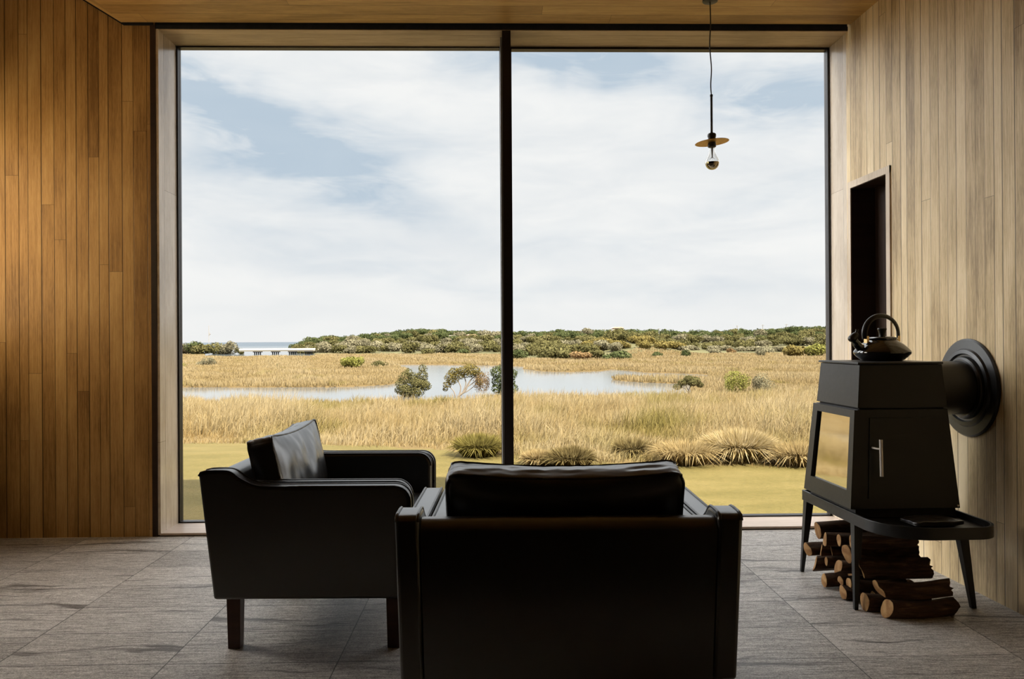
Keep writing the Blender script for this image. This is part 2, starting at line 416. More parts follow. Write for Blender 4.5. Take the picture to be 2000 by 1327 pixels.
# ceiling: level over the window bay, raking up on its left
zr = lambda x: ZC + (-2.092-x)*.62
bm = bmesh.new()
prism(bm, [(XR0+.5, ZC), (-2.092, ZC), (XS-.2, zr(XS-.2)), (XS-.2, zr(XS-.2)+.25), (-2.092, ZC+.29), (XR0+.5, ZC+.29)], lambda a, b, h: (a, h, b), YB-.2, YF-.035)
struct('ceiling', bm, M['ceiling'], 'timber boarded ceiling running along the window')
struct('wall_back', boxes((XS-.2, XR0+.6, YB-.2, YB, 0, 4.9)), M['plaster'], 'wall behind the camera')
# left side wall with its own window
wy0, wy1, wz0, wz1 = 3.2, 4.40, 1.15, 2.35
struct('wall_left', boxes((XS-.2, XS, YB, wy0, 0, 4.9), (XS-.2, XS, wy1, YF, 0, 4.9), (XS-.2, XS, wy0, wy1, 0, wz0), (XS-.2, XS, wy0, wy1, wz1, 4.9)), M['plaster'], 'side wall with a window, left of the view')

bm = bmesh.new(); prism(bm, [(XL-.03, ZC-.004), (-2.093, ZC-.004), (XS-.05, zr(XS-.05)-.005), (XS-.05, zr(XS-.05)+.07), (-2.093, ZC+.06), (XL-.03, ZC+.06)], lambda a, b, h: (a, h, b), YF-.006, YF-.0005)
struct('trim_11', bm, M['black_gap'], 'black strip standing for the shadow gap where the ceiling meets the window wall')  # shade of the joint painted as a black strip on the wall
# window reveal
struct('trim_3', boxes((XL-.018, XL, YF-.001, YG+.02, ZS-.01, ZT+.004)), M['reveal_v'], 'timber lining of the window, left side')
struct('trim_4', boxes((-.002, .018, 0, .29, ZS-.01, ZT+.004), f=lambda a, b, c: (XR0+.0035+a, YF-.001+b, c)), M['reveal_v'], 'timber lining of the window, right side')
struct('trim_5', boxes((XL, XR0, YF+.0, YG+.02, ZT, ZT+.02)), M['reveal_h'], 'timber lining of the window head')
struct('trim_6', boxes((XL-.005, XR0, YF-.002, YG+.05, ZS-.012, ZS), ), M['sill'], 'pale timber window sill just above the floor')
struct('trim_7', boxes((XL-.02, XR0, YF+.012, YG, 0, ZS-.012)), M['black_gap'], 'black strip standing for the shade under the sill')  # shade below the sill put in as black
struct('trim_8', boxes((XL-.046, XL-.016, YF-.004, YF+.01, 0, ZC)), M['darkwood'], 'dark edge strip left of the window lining')
struct('trim_9', boxes((XL-.046, XR0, YF-.003, YF+.004, ZT+.004, ZC)), M['black_gap'], 'black strip drawn as the shadow line between ceiling and window')  # shadow line painted as a black strip
# mullion and the two panes
MX0, MX1 = .052, .101
struct('trim_10', boxes((MX0, MX1, YF+.0, YG+.03, ZS, ZT)), M['dark_frame'], 'dark bronze mullion between the two panes')
def window(name, x0, x1, ztop, label):
    fw = .010
    fr = struct(name, boxes((x0, x0+fw, YG-.02, YG+.03, ZS, ztop), (x1-fw, x1, YG-.02, YG+.03, ZS, ztop), (x0, x1, YG-.02, YG+.03, ztop-.006, ZT-.001), (x0, x1, YG-.02, YG+.03, ZS, ZS+.008)), M['dark_frame'], label)
    struct('glass', boxes((x0+fw, x1-fw, YG, YG+.008, ZS+.008, ztop-.006)), M['glass'], parent=fr)
    return fr
w1 = window('window_1', XL, MX0-.004, ZT-.002, 'left full height pane looking over the marsh')
struct('seal', boxes((MX0-.0105, MX0-.0005, YF+.02, YG-.021, ZS+.0, ZT-.03)), M['grey_seal'], parent=w1)
window('window_2', MX1, XR0-.003, ZT-.008, 'right full height pane looking over the marsh')
w3 = struct('window_3', boxes((XS-.14, XS-.08, wy0, wy0+.05, wz0, wz1), (XS-.14, XS-.08, wy1-.05, wy1, wz0, wz1), (XS-.14, XS-.08, wy0+.05, wy1-.05, wz1-.05, wz1), (XS-.14, XS-.08, wy0+.05, wy1-.05, wz0, wz0+.05)), M['dark_frame'], 'side window left of the view')
struct('glass', boxes((XS-.115, XS-.107, wy0+.05, wy1-.05, wz0+.05, wz1-.05)), M['glass'], parent=w3)

# ------------------------------------------------------------------ armchairs
CW, CD, ARM, BACK, BOT = .918, .752, .584, .643, .182
def arm_profile(front, top, inset=0.0):
    """side outline, y back to front, z up"""
    lean = lambda z: .050*(z-BACK)/(BOT-BACK)
    P = [(lean(BOT)+inset, BOT), (front, BOT)]
    for k in range(7):
        a = k/6*PI/2; P.append((front-.055+.055*math.cos(a), top-.055+.055*math.sin(a)))
    crest = top + (BACK-ARM)
    for p in spline([(.36, top, 0), (.25, top+.001, 0), (.195, top+.008, 0), (.150, top+.030, 0), (.115, crest-.005, 0), (.085, crest, 0), (.03, crest-.001, 0)], 4): P.append((p[0], p[1]))
    P += [(.008+inset, crest-.006), (inset+.001, crest-.018)]
    return P
def make_armchair(label):
    root = thing('leather_armchair', label, 'armchair', group='black leather armchairs')
    fl = lambda x, z: x*(1-.018*(1-min(z, .6)/.6))      # the sides splay a little
    for s in (-1, 1):
        xo, xi = s*CW/2, s*(CW/2-.066)
        prof = arm_profile(CD, ARM)
        bm = prism(bmesh.new(), prof, lambda a, b, h: (fl(h, b), a, b), xo, xi)
        arm = bevel(obj('arm', bm, M['leather'], root, 50), .011, 3)
        bm = bmesh.new()
        for x in (xo-s*.005, xi+s*.005):
            tube(bm, [(fl(x, z), y, z) for y, z in [(CD+.0005, BOT+.01)]+[(q[0]+(.0012 if i < 5 else 0), q[1]-.0005) for i, q in enumerate(prof[2:])]], .0042, 6)
        obj('piping', bm, M['piping'], arm, 60)
        x2, x3 = s*(CW/2-.0735), s*(CW/2-.130)
        prof = arm_profile(CD-.006, ARM+.004, .11)[:9]+[(.30, ARM+.004), (.17, ARM+.006), (.135, ARM-.002), (.125, ARM-.02), (.125, BOT)]; prof = prof[1:]
        bm = prism(bmesh.new(), prof, lambda a, b, h: (fl(h, b), a, b), x2, x3)
        pad = bevel(obj('arm_pad', bm, M['leather'], root, 50), .013, 3)
        bm = bmesh.new()
        for x in (x2-s*.006, x3+s*.006):
            tube(bm, [(fl(x, z), y, z) for y, z in prof[1:10]], .0035, 6)
        obj('piping', bm, M['piping'], pad, 60)
    # back shell
    hw = CW/2-.0675
    lean = lambda z: .050*(z-BACK)/(BOT-BACK)
    bm = bmesh.new(); zt = BACK-.016
    P = [(lean(BOT), BOT), (lean(BOT)+.085, BOT), (lean(zt-.03)+.088, zt-.03)] + [(.010+.041+.041*math.cos(a), zt-.03+.030*math.sin(a)) for a in [k/8*PI for k in range(1, 8)]] + [(lean(zt-.03)+.001, zt-.03)]
    prism(bm, P, lambda a, b, h: (fl(h, b), a, b), -hw, hw)
    obj('backrest', bm, M['leather'], root, 50)
    # seat
    iw = CW/2-.133
    bevel(obj('seat_base', boxes((-CW/2+.07, CW/2-.07, .14, CD-.012, BOT+.002, .30)), M['leather'], root, 50), .012, 3)
    bm = bmesh.new(); box(bm, -iw, iw, .155, CD-.004, .302, .415)
    bmesh.ops.subdivide_edges(bm, edges=bm.edges, cuts=7, use_grid_fill=True)
    for v in bm.verts:
        u = v.co.x/iw; q = (v.co.y-.45)/.3
        if v.co.z > .40: v.co.z += .022*(1-u**4)*(1-q**4)
    subsurf(obj('seat_cushion', bm, M['leather'], root, 50), 1)
    # loose back cushion
    hwid, hh, ht = .335, .168, .072
    bm = bmesh.new(); bmesh.ops.create_cube(bm, size=2); bmesh.ops.subdivide_edges(bm, edges=bm.edges, cuts=35, use_grid_fill=True)
    def shape(x, y, z):
        sx, sz, sy = abs(x), abs(z), abs(y)
        rim = (1-sx**2.6)*(1-sz**2.6)
        band = 1-y*y
        th = ht*(.64+.46*rim**.8)
        kx = .030*band*(1-sz**4)-.016*(1-z*z)*(sx**3); kz = .055*band*(1-sx**4)-.05*(1-x*x)*(sz**3)
        X = x*hwid*(1+kx*sx); Z = z*hh*(1+kz*sz)
        if z > 0: Z += z*(.004*sx**5-.009*(1-sx*sx))
        Y = y*th
        # gathers along the seams and soft creases over the faces
        c1 = mnoise.noise(Vector((X*6.5+Z*3, Z*5, 2.1*y)))*.013*rim
        c2 = mnoise.noise(Vector((X*24-Z*10, Z*9+X*6, 1.3+y)))*.0065*(.25+rim*.75)
        c3 = mnoise.noise(Vector((X*58, Z*16, 4.7+y)))*.0028*(sz**2)
        if sy > .99: Y += (1 if y > 0 else -1)*(c1+c2+c3)
        elif sz > .99: Z += (mnoise.noise(Vector((X*30, y*2, 8)))*.004+mnoise.noise(Vector((X*9, y*1.2, 3)))*.005)*band
        rc = .040; ax, az_ = abs(X)-(hwid-rc), abs(Z)-(hh-rc)
        if ax > 0 and az_ > 0:
            m = max(ax, az_); L_ = math.hypot(ax, az_)
            X = math.copysign(hwid-rc+ax*m/L_, X); Z = math.copysign(hh-rc+az_*m/L_, Z)
        return X, Y, Z
    for v in bm.verts: v.co = shape(*v.co)
    cu = obj('back_cushion', bm, M['leather'], root, 75)
    cu.location = (0, .212, .576); cu.rotation_euler = (math.radians(13), 0, 0)
    bm = bmesh.new(); L = [k/36*2-1 for k in range(37)]
    for y in (-1, 1):
        ring = [(a, -1) for a in L] + [(1, a) for a in L[1:]] + [(a, 1) for a in L[::-1][1:]] + [(-1, a) for a in L[::-1][1:]]
        pts = []
        for a, b in ring:
            X, Y, Z = shape(a, y*1.0, b); pts.append((X, Y, Z))
        tube(bm, pts, .0036, 6)
    obj('piping', bm, M['piping'], cu, 60)
    # legs
    for sx in (-1, 1):
        for y in (.115, CD-.065):
            bm = bmesh.new(); x = sx*(CW/2-.048)
            P = [(x-.025, y-.025), (x+.025, y-.025), (x+.025, y+.025), (x-.025, y+.025)]
            prism(bm, P, lambda a, b, h: (a if h > .1 else x+(a-x)*.86, b if h > .1 else y+(b-y)*.86, h), 0, BOT+.004)
            bevel(obj('leg', bm, M['legwood'], root, 30), .002, 2)
    return root
chair = make_armchair('black leather armchair seen from behind, its back to the viewer')
chair.location = (.192, 2.067, 0); chair.rotation_euler = (0, 0, -YAW)
chair2 = dup(chair, (-1.047, 3.284, 0), -PI/2-YAW, label='black leather armchair standing sideways, facing the stove, wooden legs showing')

# ------------------------------------------------------------------ wood stove
ST = thing('wood_stove', 'black wood burning stove on a rounded tray table by the right wall', 'stove', (1.449, 3.160, 0), math.atan(KR))
ZB, ZJ, ZTOP = .402, .812, .998
def body(x, y, z):
    """unit box -> tapering stove body"""
    k = (z-ZB)/(ZTOP-ZB)
    return ((.002+.045*k) + x*((.445-.002-.045*k-.052*k)), (.004+.036*k) + y*(.462-.004-.036*k-.058*k), z)
low = bmesh.new(); box(low, 0, 1, 0, 1, ZB+.004, ZJ-.003, f=body)
bevel(obj('firebox', low, M['stove'], ST, 30), .002, 2)
up = bmesh.new(); box(up, 0, 1, 0, 1, ZJ+.003, ZTOP-.006, f=body)
bevel(obj('upper_box', up, M['stove'], ST, 30), .002, 2)
obj('joint_core', boxes((.03, .97, .03, 1-.03, ZB-.030, ZTOP-.004), f=body), M['black_gap'], ST, 30)
tp = bmesh.new(); box(tp, -.025, 1.01, -.012, 1.02, ZTOP-.0045, ZTOP+.004, f=body)
bevel(obj('top_plate', tp, M['stove'], ST, 30), .0015, 2)
# glass door on the room side (local -x face)
def face_l(y, z, t): p = body(0, y, z); return (p[0]-t, p[1], p[2])
g0, g1, gz0, gz1 = .095, .875, .477, .775
bm = bmesh.new()
for (a, b, c, dd) in ((0.0, g0, ZB+.006, ZJ-.005), (g1, 1.0, ZB+.006, ZJ-.005), (g0, g1, ZB+.006, gz0), (g0, g1, gz1, ZJ-.005)):
    lo = [face_l(y, z, -.002) for y, z in ((a, c), (b, c), (b, dd), (a, dd))]; hi = [face_l(y, z, .014) for y, z in ((a, c), (b, c), (b, dd), (a, dd))]
    v = [bm.verts.new(p) for p in lo+hi]
    for q in ((0,1,2,3),(4,5,6,7),(0,1,5,4),(1,2,6,5),(2,3,7,6),(3,0,4,7)): bm.faces.new([v[i] for i in q])
fd = obj('glass_door', bm, M['stove'], ST, 20)
bm = bmesh.new(); v = [bm.verts.new(face_l(y, z, t)) for t in (.0005, .003) for y, z in ((g0, gz0), (g1, gz0), (g1, gz1), (g0, gz1))]
for q in ((0,1,2,3),(4,5,6,7),(0,1,5,4),(1,2,6,5),(2,3,7,6),(3,0,4,7)): bm.faces.new([v[i] for i in q])
gp = obj('glass_panel', bm, M['stove_glass'], fd, 0); gp['label'] = 'mirror-like glass of the stove door'
# loading door with bar handle on the side towards the viewer (local -y face)
def face_f(x, z, t): p = body(x, 0, z); return (p[0], p[1]-t, p[2])
bm = bmesh.new(); v = [bm.verts.new(face_f(x, z, t)) for t in (-.002, .004) for x, z in ((.13, .45), (.93, .45), (.93, .775), (.13, .775))]
for q in ((0,1,2,3),(4,5,6,7),(0,1,5,4),(1,2,6,5),(2,3,7,6),(3,0,4,7)): bm.faces.new([v[i] for i in q])
sd = obj('loading_door', bm, M['stove'], ST, 20)
hx = .101
bm = bmesh.new(); tube(bm, [(hx, -.028, .545), (hx, -.030+.007, .692)], .0072, 14)
hd = obj('bar_handle', bm, M['steel'], sd, 40); hd['label'] = 'brushed steel bar handle'
bm = bmesh.new(); tube(bm, [(hx-.016, .016, .655), (hx-.010, -.018, .655), (hx, -.026, .655)], .0045, 8); obj('handle_stem', bm, M['steel'], sd, 40)
bm = bmesh.new(); tube(bm, [(.432, .004, .418), (.432, -.003, .418)], .004, 10); obj('screw', bm, M['steel'], ST, 40)
# tray table
def rrect(x0, x1, y0, y1, rl, rr, n=10):
    P = []
    for cx, cy, r, a0 in ((x1-rr, y0+rr, rr, -PI/2), (x1-.03, y1-.03, .03, 0), (x0+.012, y1-.012, .012, PI/2), (x0+rl, y0+rl, rl, PI)):
        for k in range(n+1): P.append((cx+r*math.cos(a0+k/n*PI/2), cy+r*math.sin(a0+k/n*PI/2)))
    return P
tz0, tz1 = .345, .391
out = rrect(0, .453, -.262, .520, .19, .10); inn = rrect(.010, .443, -.252, .510, .182, .092)
bm = bmesh.new(); n = len(out)
ring = [[bm.verts.new((x, y, z)) for x, y in P] for P, z in ((out, tz0), (out, tz1), (inn, tz1), (inn, tz1-.022))]
for a, b in zip(ring, ring[1:]):
    for i in range(n): bm.faces.new((a[i], a[(i+1) % n], b[(i+1) % n], b[i]))
bm.faces.new(ring[0][::-1]); bm.faces.new(ring[3])
bevel(obj('tray', bm, M['stove'], ST, 30), .0015, 2)
for (x, y, fx, fy, w0, w1) in ((.003, .004, .000, .000, .036, .016), (.003, .505, .000, .545, .036, .016), (.418, -.02, .491, -.012, .040, .020), (.395, .480, .455, .525, .036, .016)):
    bm = bmesh.new()
    if x < .2: top = (x, x+w0); bot = (fx+.001, fx+w1)
    else: top = (x, x+w0); bot = (fx-w1/2, fx+w1/2)
    ty = (y, y+w0) if y < .3 else (y-w0, y); by = (fy, fy+w1) if y < .3 else (fy-w1, fy)
    v = [bm.verts.new(p) for p in ((bot[0], by[0], 0), (bot[1], by[0], 0), (bot[1], by[1], 0), (bot[0], by[1], 0), (top[0], ty[0], tz0), (top[1], ty[0], tz0), (top[1], ty[1], tz0), (top[0], ty[1], tz0))]
    for q in ((0,3,2,1),(4,5,6,7),(0,1,5,4),(1,2,6,5),(2,3,7,6),(3,0,4,7)): bm.faces.new([v[i] for i in q])
    bevel(obj('leg', bm, M['stove'], ST, 30), .0015, 2)
# flue into the wall (local x is into the wall)
def along_x(bm, x, y, z):
    bmesh.ops.transform(bm, matrix=Matrix.Translation((x, y, z)) @ Matrix.Rotation(PI/2, 4, 'Y'), verts=bm.verts); return bm
cy, cz = .240, .882
wallx = XR0 + KR*(YF-3.4) - 1.449 + .005
bm = along_x(lathe([(0, 0), (.117, 0), (.117, wallx-.385)], 48), .385, cy, cz)
obj('flue_pipe', bm, M['pipe'], ST, 40)
bm = along_x(lathe([(.10, .002), (.2145, .002), (.2145, -.006), (.208, -.011), (.172, -.013), (.166, -.022), (.150, -.024), (.145, -.014), (.138, -.014), (.133, -.030), (.124, -.036), (.117, -.036)], 64), wallx-.002, cy, cz)
obj('flue_rosette', bm, M['rosette'], ST, 30)

# folded leather piece on the tray
bm = bmesh.new(); box(bm, -.10, .10, -.055, .055, 0, .022); bmesh.ops.subdivide_edges(bm, edges=bm.edges, cuts=9, use_grid_fill=True)
for v in bm.verts:
    u = v.co.x/.1; q = v.co.y/.055
    v.co.x += .016*mnoise.noise(Vector((q*1.3, 3, 1))); v.co.y *= 1-.22*max(0, u)**2 + .12*math.sin(u*3)
    if v.co.z > .01: v.co.z += .008*mnoise.noise(Vector((u*2.2, q*1.5, 5))) - .008*(u**4) - .004*q**4
gl = tag(subsurf(obj('leather_glove', bm, M['leather'], None, 60), 1), 'dark folded leather glove lying on the stove tray', 'glove')
gl.location = (1.449+.255, 3.160-.115, .3775); gl.rotation_euler = (0, 0, .12)

# ------------------------------------------------------------------ kettle on the stove
K = thing('kettle', 'glossy black whistling kettle with arched handle on top of the stove', 'kettle', (1.700, 3.425, ZTOP+.0045), .10)
prof = [(0, 0), (.080, 0), (.086, .003), (.105, .018), (.1155, .029), (.1175, .036), (.115, .043), (.104, .056), (.088, .071), (.070, .084), (.060, .090), (.058, .094), (0, .094)]
obj('body', lathe(prof, 56), M['enamel'], K, 40)
ld = obj('lid', lathe([(0, .0945), (.061, .0945), (.062, .098), (.055, .103), (.03, .1065), (0, .107)], 40), M['enamel'], K, 40)
obj('knob', lathe([(0, .1065), (.013, .1065), (.0125, .116), (.0155, .128), (.0195, .138), (.018, .142), (0, .143)], 24), M['phenolic'], ld, 40)
bm = bmesh.new(); tube(bm, spline([(-.088, 0, .046), (-.112, 0, .066), (-.128, 0, .088), (-.133, 0, .097)], 5), [.020]*4+[.017]*4+[.014]*4+[.0125]*4, 16); obj('spout', bm, M['enamel'], K, 40)
bm = bmesh.new(); tube(bm, spline([(-.146, 0, .084), (-.139, 0, .096), (-.124, 0, .110), (-.112, 0, .108)], 4), [.008, .013, .016, .018, .019, .018, .018, .017, .016, .015, .012, .010, .008], 14)
tube(bm, spline([(-.124, 0, .112), (-.119, 0, .126), (-.117, 0, .138)], 4), [.006]*6+[.005, .0065, .007], 10)
obj('whistle', bm, M['phenolic'], K, 40)
bm = bmesh.new(); arch = [(-.079, 0, .096)] + [(-.003+.079*math.cos(PI-a), 0, .118+.079*math.sin(PI-a)) for a in [k/20*PI for k in range(21)]] + [(.076, 0, .100)]
tube(bm, arch, .0068, 12, True, 1.9); hn = obj('handle', bm, M['phenolic'], K, 40)
for s in (-1, 1): obj('bracket', boxes((s*.073-.005, s*.073+.005, -.012, .012, .075, .108)), M['brass'], K, 30)

# ------------------------------------------------------------------ firewood
def make_log(r, L, seed, split=False):
    g = random.Random(seed); bm = bmesh.new(); seg = 18; rows = 9; rings = []
    bend = [g.uniform(-.012, .012), g.uniform(-.008, .008)]
    ph = [g.uniform(0, 6.28) for _ in range(3)]
    def rad(a, x):
        q = r*(1+.08*math.sin(2*a+ph[0])+.06*math.sin(3*a+ph[1]+x*5)+.10*mnoise.noise(Vector((x*9+seed, math.cos(a)*1.7, math.sin(a)*1.7))))
        if split:
            da = abs((a-ph[2]+PI) % (2*PI)-PI)
            if da < 1.2: q *= .50/max(.5, math.cos(da)) if math.cos(da) > .36 else 1
        return min(q, r*1.12)
    slant = g.uniform(-.5, .5)*r
    for i in range(rows):
        t = i/(rows-1); x = t*L
        ring = []
        for k in range(seg):
            a = 2*PI*k/seg; q = rad(a, x)
            ring.append(bm.verts.new((x+(slant*math.cos(a) if i == 0 else (g.uniform(-.012, .006) if i == rows-1 else 0)), bend[0]*math.sin(PI*t)+q*math.cos(a), bend[1]*math.sin(PI*t)+q*math.sin(a))))
        rings.append(ring)
    for a, b in zip(rings, rings[1:]):
        for k in range(seg): bm.faces.new((a[k], a[(k+1) % seg], b[(k+1) % seg], b[k]))
    ends = []
    for R, s in ((rings[0], -1), (rings[-1], 1)):
        e = bmesh.new(); vs = []
        c = sum((v.co for v in R), Vector())/seg
        o_ = [e.verts.new(c+(v.co-c)*.93+Vector((s*.0012, 0, 0))) for v in R]; m_ = [e.verts.new(c+(v.co-c)*.5+Vector((s*.002, 0, 0))) for v in R]
        back = [e.verts.new(v.co) for v in R]
        cc = e.verts.new(c+Vector((s*.0022, 0, 0)))
        for k in range(seg):
            j = (k+1) % seg
            e.faces.new((o_[k], o_[j], m_[j], m_[k])); e.faces.new((m_[k], m_[j], cc)); e.faces.new((back[k], back[j], o_[j], o_[k]))
        ends.append(e)
    return bm, ends
LOGS = [ # end (x,y,z), radius, length, turn, split, label
 (1.450, 3.524, .236, .041, 0.320, .02, 0, 'thick log crowning the far left corner of the woodpile'),
 (1.445, 3.435, .209, .035, 0.288, -.05, 1, 'split log with ragged pale end second from the far end of the top row'),
 (1.470, 3.350, .236, .027, 0.296, .03, 0, 'thin log with pale oval end on the top row beside the near stove leg'),
 (1.430, 3.590, .132, .029, 0.288, .00, 0, 'round log sticking out furthest left, halfway up the woodpile'),
 (1.460, 3.511, .147, .026, 0.272, .05, 1, 'bark-covered split log in the middle of the pile under the top row'),
 (1.440, 3.531, .074, .039, 0.280, .02, 1, 'wide half-round log with dark end low at the far left'),
 (1.465, 3.470, .112, .019, 0.264, -.03, 0, 'slim log with orange end in the middle of the pile'),
 (1.450, 3.458, .030, .030, 0.264, .02, 0, 'round log with orange end lying on the floor at the far left'),
 (1.455, 3.325, .124, .036, 0.264, -.04, 1, 'split log with ragged pale edge left of the near stove leg'),
 (1.480, 3.447, .163, .024, 0.264, .00, 1, 'narrow split log tucked under the pale oval-ended log'),
 (1.480, 3.162, .172, .039, 0.284, .03, 1, 'thick dark log right of the near stove leg, halfway up'),
 (1.465, 3.326, .066, .022, 0.240, .05, 1, 'small split stick with white edge low beside the near leg'),
 (1.470, 3.257, .078, .024, 0.240, -.02, 1, 'grey split stick low behind the near stove leg'),
 (1.460, 3.292, .030, .030, 0.264, .02, 0, 'round log on the floor left of the near stove leg'),
 (1.490, 3.160, .034, .034, 0.264, .01, 0, 'round log with pale yellow end on the floor right of the near leg'),
 (1.535, 3.068, .037, .036, 0.280, .07, 0, 'front log on the floor, angled, with orange sawn end and long bark'),
 (1.520, 3.100, .106, .033, 0.288, .01, 1, 'dark log lying on the two front floor logs'),
 (1.470, 3.274, .198, .036, 0.296, .02, 0, 'dark smooth log under the tray behind the near leg'),
 (1.475, 3.235, .258, .029, 0.264, -.03, 0, 'top dark log right under the stove tray'),
]
for k, (x, y, z, r, L, tz, sp, lab) in enumerate(LOGS):
    bm, ends = make_log(r, L, 40+k, sp)
    lg = tag(obj('firewood_log', bm, M['bark'], None, 60), lab, 'firewood', 'firewood under the stove')
    lg.location = (x, y, z); lg.rotation_euler = (rnd.uniform(-3, 3), rnd.uniform(-.03, .03) if z > .06 else 0, tz*1.3)
    for e in ends: obj('sawn_end', e, M['cut'], lg, 60)
for k, (x, y, z, r) in enumerate([(1.54, 3.40, .085, .030), (1.55, 3.385, .145, .030), (1.57, 3.37, .031, .030), (1.55, 3.225, .140, .030), (1.55, 3.535, .018, .018), (1.56, 3.225, .027, .027), (1.58, 3.49, .19, .022)]):
    bm, ends = make_log(r, .22, 80+k, 0)
    lg = tag(obj('firewood_log', bm, M['bark'], None, 60), 'dark log hidden in the middle of the woodpile', 'firewood', 'inner logs of the woodpile')
    lg.location = (x, y, z)
    for e in ends: obj('sawn_end', e, M['cut'], lg, 60)

# ------------------------------------------------------------------ pendant lamp
PX, PY = 1.157, 4.172
PN = thing('pendant_lamp', 'slim black pendant lamp with small brass disc and bare bulb before the window', 'lamp', (PX, PY, ZC))
obj('ceiling_rose', lathe([(0, 0), (.040, 0), (.040, -.006), (.037, -.008), (0, -.008)], 32), M['pend_black'], PN, 40)
bm = bmesh.new(); tube(bm, spline([(0, 0, -.007), (.002, 0, -.12), (-.003, 0, -.24), (.005, 0, -.36), (.001, 0, -.45), (.004, 0, -.505)], 6), .0033, 8); obj('cord', bm, M['pend_black'], PN, 60)
zz = 2.404-ZC
bm = lathe([(0, zz), (.0075, zz), (.0075, zz-.010), (.0062, zz-.011), (.0062, zz-.198), (.009, zz-.208), (0, zz-.208)], 20); bmesh.ops.translate(bm, verts=bm.verts, vec=(.004, 0, 0)); obj('rod', bm, M['pend_black'], PN, 40)
bm = lathe([(0, zz-.206), (.018, zz-.207), (.0225, zz-.212), (.0225, zz-.224), (.020, zz-.228), (.020, zz-.262), (.022, zz-.264), (.022, zz-.278), (.018, zz-.281), (0, zz-.281)], 28); bmesh.ops.translate(bm, verts=bm.verts, vec=(.005, 0, 0)); obj('socket', bm, M['pend_black'], PN, 40)
bm = lathe([(.021, 0), (.088, 0), (.089, .0012), (.088, .0025), (.021, .0025), (.021, 0)], 56)
dk = obj('disc_shade', bm, M['disc'], PN, 40); dk.location = (.006, 0, zz-.256); dk.rotation_euler = (0, math.radians(-5), 0)
zb = zz-.279
P = [(.0155, 0), (.0165, -.018), (.018, -.032), (.024, -.048), (.0325, -.062), (.0368, -.074), (.0372, -.083)]
bm = lathe(P, 40); bl = obj('bulb', bm, M['bulb'], PN, 60); bl.location = (.006, 0, zb)
C2 = [(.0372, -.083), (.0365, -.091), (.0325, -.102), (.026, -.111), (.017, -.1175), (.008, -.1205), (0, -.121)]
cr = obj('mirrored_crown', lathe(C2, 40), M['crown'], bl, 60); cr['label'] = 'mirrored lower half of the bulb'
bm = bmesh.new(); tube(bm, [(0, 0, 0), (0, 0, -.035), (.001, 0, -.058)], [.006, .004, .0025], 8)
for a in range(6):
    tube(bm, [(0, 0, -.05), (.014*math.cos(a*1.047), .014*math.sin(a*1.047), -.066)], .0006, 5)
obj('filament', bm, M['grey_seal'], bl, 60)

# ------------------------------------------------------------------ land outside
ZW = -3.0
HZ = lambda px: 665.6-.006*(px-1000)
def poly_world(P): return np.array([survey(x, y, z=ZW)[:2] for x, y in P])
RIVER = poly_world([(150, 757.5), (640, 757), (700, 755.5), (760, 752), (784, 746), (800, 738), (796, 726), (775, 716), (742, 712.5), (868, 713), (985, 714.5), (1003, 715.5), (1030, 717), (1022, 721),
    (1060, 726), (1110, 727), (1170, 725.5), (1195, 722.5), (1230, 725), (1260, 728.5), (1330, 730), (1382, 732.5), (1384, 744), (1320, 744), (1250, 742.5), (1208, 740), (1194, 741.5), (1210, 744.5), (1250, 747.5), (1310, 749.5), (1350, 751),
    (1350, 790), (1180, 800), (980, 812), (800, 812), (150, 812)])
SEA = poly_world([(400, 698.0), (590, 697.6), (616, 696.6), (614, 689), (575, 681), (560, 676), (400, 676)])
CREEK = poly_world([(1510, 752.6), (1570, 752.4), (1640, 752), (1700, 753), (1700, 757), (1600, 756.5), (1520, 754)])
def inside(px, py, poly):
    r = np.zeros(px.shape, bool); n = len(poly); j = n-1
    for i in range(n):
        xi, yi = poly[i]; xj, yj = poly[j]
        c = ((yi > py) != (yj > py)) & (px < (xj-xi)*(py-yi)/(yj-yi+1e-12)+xi); r ^= c; j = i
    return r
RIDGE_X = [300, 575, 600, 640, 720, 800, 830, 870, 920, 960, 1000, 1080, 1200, 1330, 1450, 1540, 1620, 1800]
RIDGE_Y = [672, 672, 661, 656, 653, 643, 641, 645, 648, 647, 647, 646, 643, 646, 644, 640, 637, 634]
FOOT_X = [300, 575, 620, 800, 985, 1010, 1200, 1260, 1400, 1640, 1800]
FOOT_D = [300, 285, 240, 236, 225, 165, 170, 195, 205, 215, 215]
RD = 385.0
def sst(t): t = np.clip(t, 0, 1); return t*t*(3-2*t)
def pxof(x, y): return 1000+F_PX*np.tan(np.clip(np.arctan2(x, y)-YAW, -1.2, 1.2))
